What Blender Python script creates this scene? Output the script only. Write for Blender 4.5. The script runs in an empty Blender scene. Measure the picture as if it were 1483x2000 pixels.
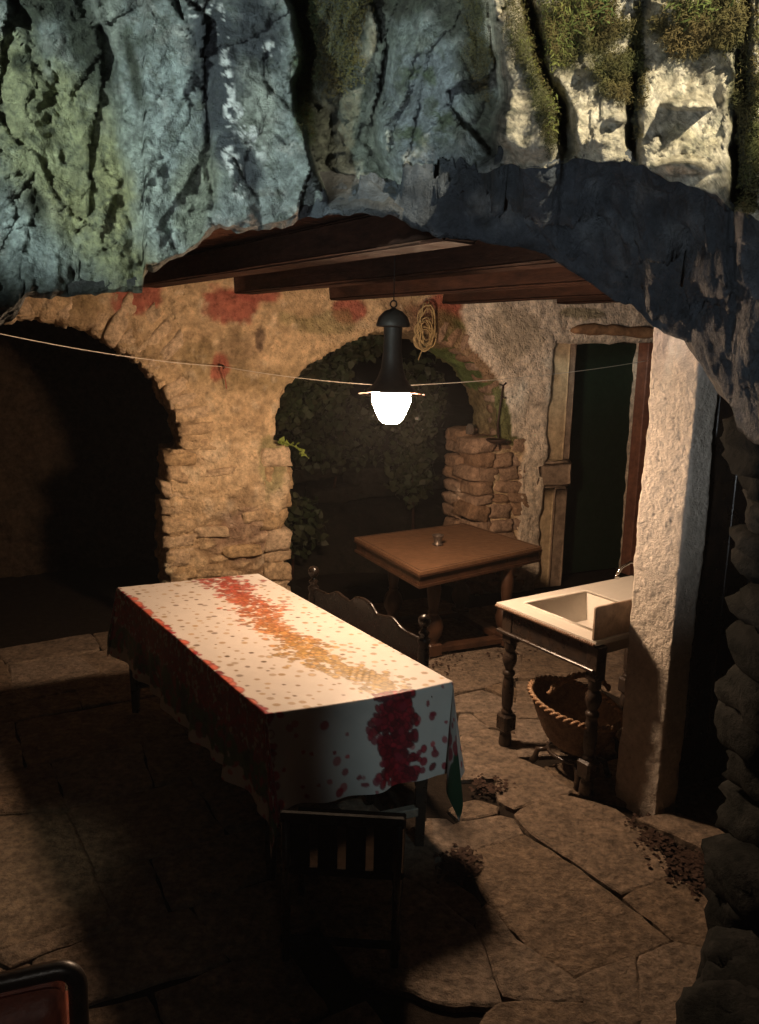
import bpy, bmesh, math, random
import numpy as np
from mathutils import Vector, Matrix
random.seed(7); rs = np.random.RandomState(7)
SC = bpy.context.scene; COL = SC.collection
PI = math.pi
# ------------------------------------------------------------------ camera
F, PITCH, ROLL, CAMH = 1600.0, 0.20, 0.0224, 2.28
cam = bpy.data.cameras.new('camera'); co = bpy.data.objects.new('camera', cam); COL.objects.link(co)
cam.sensor_fit = 'VERTICAL'; cam.sensor_height = 24.0; cam.lens = 24.0*F/2000.0
cam.shift_x = 0.5/2000; cam.clip_start = .02; cam.clip_end = 200
co.matrix_world = Matrix.Translation((0, 0, CAMH)) @ Matrix.Rotation(PI/2-PITCH, 4, 'X') @ Matrix.Rotation(ROLL, 4, 'Z')
SC.camera = co
# ------------------------------------------------------------------ night sky
w = bpy.data.worlds.new('World'); SC.world = w; w.use_nodes = True
nt = w.node_tree; bg = nt.nodes['Background']
sky = nt.nodes.new('ShaderNodeTexSky'); sky.sky_type = 'NISHITA'; sky.sun_disc = False
sky.sun_elevation = math.radians(1.0); sky.sun_rotation = math.radians(200)
nt.links.new(sky.outputs[0], bg.inputs[0]); bg.inputs[1].default_value = 0.0008
SC.view_settings.view_transform = 'Standard'; SC.view_settings.look = 'None'
SC.view_settings.exposure = 0.0; SC.view_settings.gamma = 1.0
SC.cycles.max_bounces = 6; SC.cycles.use_denoising = True
SC.cycles.sample_clamp_indirect = 3.0
# ------------------------------------------------------------------ terrace floods (the cool one lights the cliff on the left, the warm one the cliff on the right)
def spot(name, loc, aim, power, color, size, blend, rad=.05):
    l = bpy.data.lights.new(name, 'SPOT'); o = bpy.data.objects.new(name, l); COL.objects.link(o)
    o.location = loc; l.energy = power; l.color = color; l.spot_size = math.radians(size); l.spot_blend = blend; l.shadow_soft_size = rad
    o.rotation_euler = (Vector(aim)-Vector(loc)).to_track_quat('-Z', 'Y').to_euler(); return o
spot('cool_flood_lamp', (-2.2, -.6, 3.0), (-.95, 2.9, 3.85), 820, (.84, 1.0, .94), 46, .35)
spot('warm_flood_lamp', (2.1, -1.0, 5.1), (.98, 2.35, 3.45), 2500, (1.0, .88, .64), 21, .3)
spot('cool_spill_spot', (1.4, .2, 2.7), (.28, 3.33, .60), 105, (.70, .93, 1.0), 17, 1.0)  # added spot, stands in for cool flood spill on the cloth's near corner
spot('yellow_step_lamp', (-2.6, 1.2, 3.0), (-1.66, 3.05, 0), 95, (1.0, .92, .66), 17, .7, .1)
spot('underside_fill_spot', (-1.0, -1.6, 1.1), (.75, 2.7, 2.85), 330, (.86, .94, 1.0), 46, .6, .1)  # added fill from below, brightens the cliff underside and the pillar's near side

spot('foreground_fill_spot', (.5, -1.2, 2.9), (-.85, 1.7, .75), 26, (1.0, .9, .78), 26, .9, .1)  # added fill from behind the camera for the leather chair and nearby floor
# ------------------------------------------------------------------ sight lines (used once, to lay real objects out in metres)
CR, SR = math.cos(ROLL), math.sin(ROLL); CP, SP = math.cos(PITCH), math.sin(PITCH)
def rays(px, py):
    px = np.asarray(px, float); py = np.asarray(py, float)
    u = (px-741)/F; v = (py-1000)/F; u, v = u*CR+v*SR, -u*SR+v*CR
    return np.stack([u, CP-v*SP, -(SP+v*CP)], -1)
def gp(px, py, z=0.0):
    d = rays(px, py); t = (z-CAMH)/d[..., 2]; r = d*t[..., None]; r[..., 2] += CAMH; return r
def yp(px, py, Y):
    d = rays(px, py); t = np.asarray(Y)/d[..., 1]; r = d*t[..., None]; r[..., 2] += CAMH; return r
WD = np.array([.9025, .4307, 0]); WN = np.array([-.4307, .9025, 0])     # along the back wall / into it
WP = np.array([-2.3668, 5.6279, 0]) + .2*WN
LD = np.array([.5546, -.832, 0])
def wp(s, off, z): return WP + WD*s + WN*off + np.array([0, 0, z])
# ------------------------------------------------------------------ noise
def _h(i, j, k, seed):
    n = (i.astype(np.int64)*73856093) ^ (j.astype(np.int64)*19349663) ^ (k.astype(np.int64)*83492791) ^ (seed*2654435)
    n = (n ^ (n >> 13))*1274126177 & 0x7fffffff; n = (n ^ (n >> 15)) & 0xffff
    return n/65535.0
def vn(P, seed=0):
    P = np.asarray(P, float); I = np.floor(P); f = P-I; f = f*f*(3-2*f); i, j, k = I[..., 0], I[..., 1], I[..., 2]
    r = 0
    for a in (0, 1):
        for b in (0, 1):
            for c in (0, 1):
                wgt = (f[..., 0] if a else 1-f[..., 0])*(f[..., 1] if b else 1-f[..., 1])*(f[..., 2] if c else 1-f[..., 2])
                r = r+wgt*_h(i+a, j+b, k+c, seed)
    return r*2-1
def fbm(P, o=4, seed=0, g=.5):
    P = np.asarray(P, float); r = 0; a = 1.; t = 0
    for q in range(o): r = r+a*vn(P*(2.03**q)+q*7.3, seed+q); t += a; a *= g
    return r/t*1.6
def ridged(P, o=4, seed=0):
    P = np.asarray(P, float); r = 0; a = 1.; t = 0
    for q in range(o): r = r+a*(1-2*np.abs(vn(P*(2.1**q)+q*5.1, seed+q))); t += a; a *= .5
    return r/t
def facet(P, seed=0, k=1.):
    P = np.asarray(P, float); I = np.floor(P); best = np.full(P.shape[:-1], 9.); out = best*0
    for a in (-1, 0, 1):
        for b in (-1, 0, 1):
            for c in (-1, 0, 1):
                J = I+np.array([a, b, c]); q = np.stack([_h(J[..., 0], J[..., 1], J[..., 2], seed+m*17) for m in range(3)], -1)
                v = P-J-q; d = (v**2).sum(-1); m = d < best
                sl = v[..., 0]*(q[..., 1]-.5)+v[..., 2]*(q[..., 0]-.5)+v[..., 1]*(q[..., 2]-.5); out = np.where(m, sl+(q[..., 2]-.5)*.35, out); best = np.where(m, d, best)
    return out*k
def worley(P, seed=0):
    P = np.asarray(P, float); I = np.floor(P); best = np.full(P.shape[:-1], 9.); sec = best.copy(); idv = best.copy()*0
    for a in (-1, 0, 1):
        for b in (-1, 0, 1):
            for c in (-1, 0, 1):
                J = I+np.array([a, b, c]); q = [_h(J[..., 0], J[..., 1], J[..., 2], seed+m*17) for m in range(3)]
                d = np.sqrt(((J+np.stack(q, -1)-P)**2).sum(-1)); m = d < best
                sec = np.where(m, best, np.minimum(sec, d)); idv = np.where(m, q[0]*.61+q[1]*.39, idv); best = np.where(m, d, best)
    return best, sec, idv
def ss(a, b, x): t = np.clip((x-a)/(b-a), 0, 1); return t*t*(3-2*t)
# ------------------------------------------------------------------ object helpers
def link(name, me, mat=None, parent=None, smooth=True):
    o = bpy.data.objects.new(name, me); COL.objects.link(o)
    if mat: me.materials.clear(); me.materials.append(mat)
    if smooth: me.polygons.foreach_set('use_smooth', [True]*len(me.polygons))
    if parent is not None:
        o.parent = parent
        if not getattr(me, 'shifted', 0): o.matrix_parent_inverse = Matrix.Translation(-Vector(parent.location)) if parent.parent is None else parent_inv(parent)
    return o
def parent_inv(p):
    m = Matrix.Identity(4); q = p
    while q is not None: m = q.matrix_basis.inverted() @ m if False else m; q = q.parent
    r = p.parent
    # parts sit at their thing's place with an inverse translation, so world == mesh coordinates
    return Matrix.Identity(4)
def mesh(name, V, Fc, mat=None, parent=None, smooth=False, col=None):
    me = bpy.data.meshes.new(name); me.from_pydata([tuple(map(float, v)) for v in V], [], Fc); me.update()
    if col is not None: setcol(me, col)
    return link(name, me, mat, parent, smooth)
def gridmesh(name, P, mat=None, parent=None, col=None, closeu=False, smooth=True):
    nu, nv = P.shape[:2]; me = bpy.data.meshes.new(name)
    i = np.arange(nu*nv).reshape(nu, nv); ii = np.vstack([i, i[:1]]) if closeu else i
    q = np.stack([ii[:-1, :-1], ii[1:, :-1], ii[1:, 1:], ii[:-1, 1:]], -1).reshape(-1, 4)
    me.vertices.add(nu*nv); me.vertices.foreach_set('co', P.reshape(-1).astype(np.float32))
    me.loops.add(q.size); me.loops.foreach_set('vertex_index', q.reshape(-1).astype(np.int32))
    me.polygons.add(len(q)); me.polygons.foreach_set('loop_start', np.arange(0, q.size, 4, dtype=np.int32))
    me.update(calc_edges=True); me.validate()
    if col is not None: setcol(me, col.reshape(-1, 3))
    return link(name, me, mat, parent, smooth)
def setcol(me, c):
    a = me.color_attributes.new('Col', 'FLOAT_COLOR', 'POINT'); c = np.asarray(c, np.float32)
    a.data.foreach_set('color', np.hstack([c, np.ones((len(c), 1), np.float32)]).reshape(-1))
def empty(name, label, cat, loc=(0, 0, 0), group=None):
    o = bpy.data.objects.new(name, None); COL.objects.link(o); o.location = loc; o.empty_display_size = .1
    tag(o, label, cat, group); return o
def tag(o, label=None, cat=None, group=None, kind=None):
    for k, v in (('label', label), ('category', cat), ('group', group), ('kind', kind)):
        if v: o[k] = v
    return o
Z0 = lambda z: np.array([0, 0, z])
class MB:
    def __init__(s): s.V = []; s.F = []
    def add(s, V, Fc): n = len(s.V); s.V += [tuple(map(float, v)) for v in V]; s.F += [tuple(n+i for i in f) for f in Fc]; return s
    def box(s, c, ax, ay, az):     # centre and three half-vectors
        c, ax, ay, az = map(np.array, (c, ax, ay, az)); V = [c+i*ax+j*ay+k*az for i in (-1, 1) for j in (-1, 1) for k in (-1, 1)]
        return s.add(V, [(0, 1, 3, 2), (4, 6, 7, 5), (0, 4, 5, 1), (2, 3, 7, 6), (0, 2, 6, 4), (1, 5, 7, 3)])
    def bbox(s, c, ax, ay, az, b=.006):   # bevelled box
        c, ax, ay, az = map(lambda q: np.array(q, float), (c, ax, ay, az)); L = [max(np.linalg.norm(q), 1e-6) for q in (ax, ay, az)]
        b = min(b, min(L)*.45); V = []; idx = {}
        for i in (-1, 1):
            for j in (-1, 1):
                for k in (-1, 1):
                    for m in range(3):
                        f = [1-b/L[0], 1-b/L[1], 1-b/L[2]]; f[m] = 1
                        idx[(i, j, k, m)] = len(V); V.append(c+ax*i*f[0]+ay*j*f[1]+az*k*f[2])
        I = lambda i, j, k, m: idx[(i, j, k, m)]; Fc = []
        for a in (-1, 1):
            Fc.append([I(a, y, z, 0) for y, z in ((-1, -1), (1, -1), (1, 1), (-1, 1))][::a])
            Fc.append([I(x, a, z, 1) for x, z in ((-1, -1), (-1, 1), (1, 1), (1, -1))][::a])
            Fc.append([I(x, y, a, 2) for x, y in ((-1, -1), (1, -1), (1, 1), (-1, 1))][::a])
            for b2 in (-1, 1):
                Fc.append([I(a, b2, -1, 0), I(a, b2, 1, 0), I(a, b2, 1, 1), I(a, b2, -1, 1)][::(a*b2)])
                Fc.append([I(a, -1, b2, 0), I(a, -1, b2, 2), I(a, 1, b2, 2), I(a, 1, b2, 0)][::(a*b2)])
                Fc.append([I(-1, a, b2, 1), I(1, a, b2, 1), I(1, a, b2, 2), I(-1, a, b2, 2)][::(a*b2)])
        for i in (-1, 1):
            for j in (-1, 1):
                for k in (-1, 1): Fc.append([I(i, j, k, 0), I(i, j, k, 1), I(i, j, k, 2)][::i*j*k])
        return s.add(V, Fc)
    def tube(s, pts, r, n=8, cap=True):
        pts = [np.array(p, float) for p in pts]; R = r if hasattr(r, '__len__') else [r]*len(pts); V = []; prev = None
        for i, p in enumerate(pts):
            t = pts[min(i+1, len(pts)-1)]-pts[max(i-1, 0)]; t = t/(np.linalg.norm(t)+1e-9)
            if prev is None: a = np.cross(t, [0, 0, 1.]); a = a if np.linalg.norm(a) > .1 else np.cross(t, [1., 0, 0])
            else: a = prev-t*(prev@t)
            a = a/np.linalg.norm(a); prev = a; b = np.cross(t, a)
            V += [p+R[i]*(a*math.cos(q)+b*math.sin(q)) for q in np.arange(n)*2*PI/n]
        Fc = [(i*n+j, i*n+(j+1) % n, (i+1)*n+(j+1) % n, (i+1)*n+j) for i in range(len(pts)-1) for j in range(n)]
        if cap: Fc += [tuple(range(n))[::-1], tuple((len(pts)-1)*n+j for j in range(n))]
        return s.add(V, Fc)
    def lathe(s, c, prof, n=20):   # prof [(r, z)]
        c = np.array(c, float); V = [c+np.array([r*math.cos(q), r*math.sin(q), z]) for r, z in prof for q in np.arange(n)*2*PI/n]
        Fc = [(i*n+j, i*n+(j+1) % n, (i+1)*n+(j+1) % n, (i+1)*n+j) for i in range(len(prof)-1) for j in range(n)]
        return s.add(V, Fc)
    def plate(s, poly, n):        # flat polygon (list of 3D) extruded by vector n
        poly = [np.array(p, float) for p in poly]; m = len(poly); V = poly+[p+np.array(n) for p in poly]
        return s.add(V, [tuple(range(m))[::-1], tuple(range(m, 2*m))]+[(i, (i+1) % m, m+(i+1) % m, m+i) for i in range(m)])
    def build(s, name, mat, parent=None, smooth=False): return mesh(name, s.V, s.F, mat, parent, smooth)
def smoothstep_profile(p, k=3):
    out = []
    for (r0, z0), (r1, z1) in zip(p[:-1], p[1:]):
        for q in range(k): t = q/k; out.append((r0+(r1-r0)*t, z0+(z1-z0)*t))
    return out+[p[-1]]
# ------------------------------------------------------------------ materials
def M(name, base=(.5, .5, .5), rough=.8, spec=.3, metal=0., c2=None, scale=8., detail=6., bump=0., bscale=30., attr=False, amix=.35, rand=0., emis=None, estr=0, bdist=.01, coat=0., stretch=None, pits=0., trans=0.):
    m = bpy.data.materials.new(name); m.use_nodes = True; n = m.node_tree; L = n.links; b = n.nodes['Principled BSDF']
    N = n.nodes.new
    tc = N('ShaderNodeTexCoord'); vec = tc.outputs['Object']
    if stretch: mp = N('ShaderNodeMapping'); mp.inputs['Scale'].default_value = stretch; L.new(vec, mp.inputs[0]); vec = mp.outputs[0]
    b.inputs['Roughness'].default_value = rough; b.inputs['Metallic'].default_value = metal
    b.inputs['Specular IOR Level'].default_value = spec; b.inputs['Coat Weight'].default_value = coat
    if attr: a = N('ShaderNodeAttribute'); a.attribute_name = 'Col'; cur = a.outputs['Color']
    else: a = N('ShaderNodeRGB'); a.outputs[0].default_value = (*base, 1); cur = a.outputs[0]
    def noise(sc, de=6., ro=.6):
        t = N('ShaderNodeTexNoise'); t.inputs['Scale'].default_value = sc; t.inputs['Detail'].default_value = de; t.inputs['Roughness'].default_value = ro; L.new(vec, t.inputs['Vector']); return t.outputs['Fac']
    def mix(f, A, B, mode='MIX'):
        x = N('ShaderNodeMix'); x.data_type = 'RGBA'; x.blend_type = mode
        if hasattr(f, 'links'): L.new(f, x.inputs[0])
        else: x.inputs[0].default_value = f
        for s_, q in ((6, A), (7, B)):
            if hasattr(q, 'links'): L.new(q, x.inputs[s_])
            else: x.inputs[s_].default_value = (*q, 1)
        return x.outputs[2]
    def ramp(x, lo, hi, a=0., b_=1.):
        r = N('ShaderNodeMapRange'); r.inputs[1].default_value = lo; r.inputs[2].default_value = hi; r.inputs[3].default_value = a; r.inputs[4].default_value = b_; L.new(x, r.inputs[0]); return r.outputs[0]
    if c2: cur = mix(ramp(noise(scale, detail), .38, .66), cur, c2)
    if amix:
        g = ramp(noise(scale*3.1, 8, .7), .3, .7, 1-amix, 1+amix)
        v = N('ShaderNodeVectorMath'); v.operation = 'SCALE'; L.new(cur, v.inputs[0]); L.new(g, v.inputs[3]); cur = v.outputs[0]
    if rand:
        oi = N('ShaderNodeObjectInfo'); g = ramp(oi.outputs['Random'], 0, 1, 1-rand, 1+rand)
        v = N('ShaderNodeVectorMath'); v.operation = 'SCALE'; L.new(cur, v.inputs[0]); L.new(g, v.inputs[3]); cur = v.outputs[0]
        hs = N('ShaderNodeHueSaturation'); L.new(cur, hs.inputs['Color']); L.new(ramp(oi.outputs['Random'], 0, 1, 1.1, .85), hs.inputs['Saturation']); cur = hs.outputs[0]
    L.new(cur, b.inputs['Base Color'])
    if bump:
        h = noise(bscale, 10, .68)
        if pits:
            vo = N('ShaderNodeTexVoronoi'); vo.inputs['Scale'].default_value = bscale*1.3; L.new(vec, vo.inputs['Vector'])
            pz = ramp(vo.outputs['Distance'], 0, .35, -pits, 0); ad = N('ShaderNodeMath'); ad.operation = 'ADD'; L.new(h, ad.inputs[0]); L.new(pz, ad.inputs[1]); h = ad.outputs[0]
        bp = N('ShaderNodeBump'); bp.inputs['Strength'].default_value = bump; bp.inputs['Distance'].default_value = bdist; L.new(h, bp.inputs['Height']); L.new(bp.outputs[0], b.inputs['Normal'])
        L.new(ramp(noise(bscale*.4), .3, .7, max(rough-.12, .05), min(rough+.12, 1)), b.inputs['Roughness'])
    if emis: b.inputs['Emission Color'].default_value = (*emis, 1); b.inputs['Emission Strength'].default_value = estr
    if trans: b.inputs['Transmission Weight'].default_value = trans
    return m
mRock = M('cliff_limestone', attr=True, rough=.72, spec=.35, amix=.5, scale=5.5, bump=1., bscale=15, bdist=.07)
mWall = M('old_lime_plaster', attr=True, rough=.93, spec=.12, amix=.5, scale=5, bump=1., bscale=20, bdist=.05, pits=.25)
mStone = M('wall_stone', (.56, .41, .25), rough=.92, spec=.12, c2=(.42, .30, .185), scale=9, bump=1., bscale=18, bdist=.045, rand=.09, amix=.5)
mStone2 = M('jamb_stone', (.38, .25, .165), rough=.92, spec=.12, c2=(.25, .16, .105), scale=9, bump=1., bscale=18, bdist=.04, rand=.12, amix=.45)
mDarkStone = M('near_black_stone', (.022, .022, .020), rough=.95, spec=.04, c2=(.007, .008, .007), scale=7, bump=1., bscale=22, bdist=.015, rand=.3)  # near-black base colour, varied a little from stone to stone
mFlag = M('flagstone', (.205, .148, .102), rough=.8, spec=.25, c2=(.12, .088, .062), scale=9, amix=.6, bump=1., bscale=24, bdist=.04, rand=.16)
mDirt = M('joint_dirt', (.016, .012, .009), rough=1, spec=.05, bump=.8, bscale=40)
mPillar = M('rough_white_render', (.62, .55, .47), rough=.95, spec=.1, c2=(.47, .41, .35), scale=4, amix=.18, bump=1., bscale=38, bdist=.012, pits=.5)
mWood = M('dark_oak', (.06, .027, .014), rough=.38, spec=.5, c2=(.03, .014, .008), scale=6, stretch=(1, 1, .25), bump=.15, bscale=40)
mBlack = M('ebonised_wood', (.022, .016, .013), rough=.32, spec=.5, c2=(.04, .025, .016), scale=12, bump=.15, bscale=40)
mTop = M('worn_table_top', (.16, .084, .044), rough=.5, spec=.4, c2=(.13, .068, .036), scale=7, bump=.2, bscale=40, stretch=(1, 3, 1))
mBeam = M('brown_beam', (.042, .019, .012), rough=.85, spec=.1, c2=(.022, .011, .008), scale=5, stretch=(1, 1, 4), bump=.5, bscale=30)
mPlank = M('brown_plank', (.085, .036, .022), rough=.8, spec=.15, c2=(.06, .027, .018), scale=5, bump=.5, bscale=30, rand=.2)
mFrame = M('red_brown_door_frame', (.23, .10, .062), rough=.6, spec=.3, c2=(.15, .065, .045), scale=6, bump=.3)
mLog = M('rough_lintel_wood', (.33, .19, .10), rough=.85, spec=.15, c2=(.20, .11, .06), scale=8, bump=.7, bscale=30)
mGreen = M('dark_green_paint', (.007, .017, .009), rough=.7, spec=.15, bump=.2)
mCloth = M('printed_oilcloth', attr=True, rough=.50, spec=.35, amix=.05, scale=4, bump=.12, bscale=9, bdist=.01)
mSink = M('cream_sink_enamel', (.56, .52, .46), rough=.3, spec=.5, amix=.06)
mChrome = M('chrome', (.7, .7, .7), rough=.12, metal=1., amix=0)
mIron = M('rusty_iron', (.05, .028, .02), rough=.6, metal=.4, spec=.4, bump=.4, bscale=60)
mLamp = M('dark_lantern_metal', (.022, .018, .015), rough=.55, metal=.3, bump=.2)
mGlow = M('lit_lamp_glass', (1, .8, .6), rough=.4, amix=0, emis=(1., .68, .44), estr=540)
mRope = M('old_rope', (.36, .27, .14), rough=.95, spec=.1, bump=.5, bscale=150)
mLine = M('washing_line', (.62, .55, .46), rough=.6, amix=.05)
mWick = M('wicker', (.25, .165, .105), rough=.65, spec=.35, c2=(.14, .09, .06), scale=30, bump=.4, bscale=120)
mWickRim = M('wicker_rim', (.32, .205, .12), rough=.6, spec=.35, c2=(.22, .11, .05), scale=30, bump=.4, bscale=120)
mMoss = M('moss', (.045, .048, .018), rough=.95, spec=.1, rand=.0, c2=(.085, .062, .026), scale=4, amix=.5)
mGrass = M('rock_plants', (.055, .085, .022), rough=.8, spec=.2, c2=(.12, .12, .03), scale=3, amix=.4)
mLeaf = M('ivy_leaf', (.018, .03, .011), rough=.6, spec=.3, c2=(.032, .03, .014), scale=5, amix=.4)
mLeafB = M('bright_ivy_leaf', (.20, .26, .05), rough=.6, spec=.3, amix=.3)
mDead = M('dead_leaves', (.045, .026, .018), rough=.85, spec=.15, c2=(.03, .016, .011), scale=20, amix=.5)
mSoil = M('dark_soil', (.022, .018, .014), rough=1, spec=.05, bump=.8, bscale=20, c2=(.014, .013, .010))
mLeather = M('red_brown_leather', (.30, .085, .05), rough=.4, spec=.45, c2=(.13, .035, .022), scale=5, bump=.25, bscale=90)
mEdge = M('carved_edge', (.17, .10, .06), rough=.45, spec=.45, amix=.4, scale=30)
mRed = M('faded_red_paint', (.34, .06, .045), rough=.85, c2=(.25, .10, .07), scale=9, bump=.5)
mJar = M('jar_glass', (.5, .45, .4), rough=.08, trans=.85, amix=0)
mCup = M('pewter', (.14, .11, .09), rough=.45, metal=.7, bump=.2)
# ------------------------------------------------------------------ the ground and its paving
def sheet(name, x0, x1, y0, y1, z, mat, n=40):
    X, Y = np.meshgrid(np.linspace(x0, x1, n), np.linspace(y0, y1, n), indexing='ij'); Z = X*0+z
    return gridmesh(name, np.stack([X, Y, Z], -1), mat)
floor = tag(sheet('floor', -14, 14, -10, 26, -.024, mDirt), kind='structure', label='dark earth floor showing in the joints between the flagstones')
def clip(poly, n, c):
    out = []
    for i in range(len(poly)):
        a, b = poly[i], poly[(i+1) % len(poly)]; da, db = a@n-c, b@n-c
        if da <= 0: out.append(a)
        if da*db < 0: out.append(a+(b-a)*da/(da-db))
    return out
def inset(poly, d):
    P = [np.array(p, float) for p in poly]; A = sum(P[i][0]*P[(i+1) % len(P)][1]-P[(i+1) % len(P)][0]*P[i][1] for i in range(len(P)))
    if A < 0: P = P[::-1]
    out = list(P)
    for i in range(len(P)):
        e = P[(i+1) % len(P)]-P[i]; L_ = np.linalg.norm(e)
        if L_ < 1e-4: continue
        n = np.array([e[1], -e[0]])/L_; out = clip(out, n, n@P[i]-d)
        if len(out) < 3: return None
    return out
def slab(poly, z, gap=.007, th=.05, tilt=.004, seed=0):
    q = inset(poly, gap) if gap > 0 else [np.array(p, float)+(np.array(p)-np.mean(poly, 0))/max(np.linalg.norm(np.array(p)-np.mean(poly, 0)), .01)*-gap for p in poly]
    if q is None or len(q) < 3: return
    pts = []
    for i in range(len(q)):
        a, b = q[i], q[(i+1) % len(q)]; n = max(1, min(12, int(np.linalg.norm(b-a)/.05)))
        for k in range(n):
            p = a+(b-a)*k/n; pts.append(p)
    pts = np.array(pts); c = pts.mean(0); P3 = np.stack([pts[:, 0]*14, pts[:, 1]*14, pts[:, 0]*0+seed], -1)
    pts = pts+np.stack([vn(P3, 3), vn(P3, 5)], -1)*.011
    # round the corners a little
    pts = pts*.84+.08*(np.roll(pts, 1, 0)+np.roll(pts, -1, 0)); m = len(pts)
    tx, ty = rs.uniform(-tilt, tilt, 2); zz = z+(pts-c)@np.array([tx, ty])
    inn = c+(pts-c)*(1-.012/np.maximum(np.linalg.norm(pts-c, axis=1), .05))[:, None]
    V = [(*p, -th) for p in pts]+[(p[0], p[1], h-.006) for p, h in zip(pts, zz)]+[(p[0], p[1], h) for p, h in zip(inn, zz)]+[(c[0], c[1], z)]
    Fc = [(i, (i+1) % m, m+(i+1) % m, m+i) for i in range(m)]+[(m+i, m+(i+1) % m, 2*m+(i+1) % m, 2*m+i) for i in range(m)]+[(2*m+i, 2*m+(i+1) % m, 3*m) for i in range(m)]
    mesh('flagstone', V, Fc, mFlag, floor)
T = [[(925,1655),(1030,1632),(1120,1690),(1205,1752),(1310,1836),(1120,1902),(1020,1832),(940,1730)],
 [(1005,1590),(1040,1572),(1107,1552),(1200,1580),(1255,1620),(1300,1680),(1312,1705),(1212,1742),(1130,1685),(1040,1625)],
 [(1222,1752),(1312,1712),(1400,1750),(1460,1800),(1440,1860),(1330,1838),(1318,1832)],
 [(1122,1912),(1244,1868),(1250,1990),(1200,2010),(1150,1960)], [(1252,1866),(1322,1840),(1440,1870),(1420,2060),(1256,2060),(1255,1980)],
 [(950,1765),(1012,1840),(1115,1905),(1140,1948),(1040,1950),(985,1940),(930,1800)], [(980,1958),(1060,1960),(1140,1960),(1200,2015),(1190,2090),(900,2070),(960,1980)],
 [(880,1580),(925,1563),(975,1576),(968,1588),(905,1602)], [(880,1615),(905,1606),(975,1592),(1000,1600),(1022,1630),(925,1655)],
 [(968,1518),(1008,1480),(1062,1500),(1115,1545),(1005,1578),(978,1562)], [(1065,1495),(1160,1480),(1240,1570),(1118,1545)],
 [(897,1438),(948,1424),(1008,1434),(1010,1476),(964,1515),(900,1520)], [(888,1362),(940,1348),(1005,1372),(1010,1388),(890,1390)],
 [(896,1393),(918,1393),(955,1419),(898,1432)], [(925,1393),(1010,1393),(1010,1427),(959,1417)], [(953,1341),(988,1330),(1008,1346),(1005,1368)],
 [(845,1300),(875,1262),(930,1255),(1020,1275),(1010,1318),(945,1340),(888,1350),(870,1325)], [(1025,1275),(1130,1280),(1160,1330),(1015,1322)],
 [(1012,1330),(1165,1335),(1190,1400),(1012,1400)], [(1012,1405),(1190,1405),(1200,1470),(1012,1475)],
 [(835,1600),(875,1600),(922,1655),(850,1678)], [(858,1690),(893,1728),(935,1760),(918,1800),(845,1740)], [(750,1650),(845,1600),(843,1690),(848,1735),(780,1700)],
 [(600,1760),(780,1705),(845,1748),(925,1812),(975,1955),(880,1960),(700,1900)],
 [(20,1298),(150,1280),(190,1310),(25,1345)], [(-80,1305),(15,1298),(22,1345),(-80,1365)], [(-60,1370),(115,1332),(120,1350),(-60,1392)], [(122,1330),(200,1312),(205,1337),(127,1348)],
 [(-160,1700),(-40,1600),(130,1590),(212,1775),(0,1852),(-180,1890)], [(-160,1590),(60,1500),(130,1580),(-40,1590)], [(0,1858),(120,1815),(215,1783),(235,1800),(30,1885)],
 [(1245,1615),(1325,1603),(1450,1655),(1440,1700),(1340,1655)]]
for k, t in enumerate(T):
    a = np.array(t, float); P = gp(a[:, 0], a[:, 1], .004)[:, :2]; slab(list(P), .004+rs.uniform(-.003, .003) if k != len(T)-1 else .05, -.016, seed=k)
HULL = [tuple(p) for p in gp(np.array([840, 1020, 1240, 1330, 1560, 1560, 900, 800, 600, 740, 840.]), np.array([1255, 1255, 1560, 1600, 1700, 2120, 2120, 1960, 1800, 1640, 1500.]))[:, :2]]
def inpoly(p, poly):
    c = False
    for i in range(len(poly)):
        (x0, y0), (x1, y1) = poly[i-1], poly[i]
        if (y0 > p[1]) != (y1 > p[1]) and p[0] < (x1-x0)*(p[1]-y0)/(y1-y0)+x0: c = not c
    return c
def warp(p): q = np.array([[p[0]*1.3, p[1]*1.3, 0.]]); return np.array([p[0]+float(vn(q, 71)[0])*.10, p[1]+float(vn(q, 72)[0])*.10])
O2 = np.array([-2.2, 1.0]); A2 = np.array([.86, .51]); B2 = np.array([-.51, .86]); v_ = -.6; cnt = 50
while v_ < 8.5:
    hgt_ = rs.uniform(.34, .62); u_ = -4.6+rs.uniform(-.5, .3)
    while u_ < 8.5:
        wd_ = rs.uniform(.42, .95); c4 = [O2+A2*(u_+a*wd_)+B2*(v_+b*hgt_) for a, b in ((0, 0), (1, 0), (1, 1), (0, 1))]
        c4[1] = c4[1]; m4 = (c4[0]+c4[2])/2; u_ += wd_; cnt += 1
        r_, cc_ = m4@WN[:2]-WP@WN, m4@WD[:2]-WP@WD
        if r_ > .12 or (r_ > -.1 and cc_ > 1.3) or inpoly(m4, HULL) or m4[1] < 1.2 or abs(m4[0]) > 4.5: continue
        slab([warp(p) for p in c4], rs.uniform(-.012, -.004), .005, seed=cnt)
    v_ += hgt_
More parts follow.
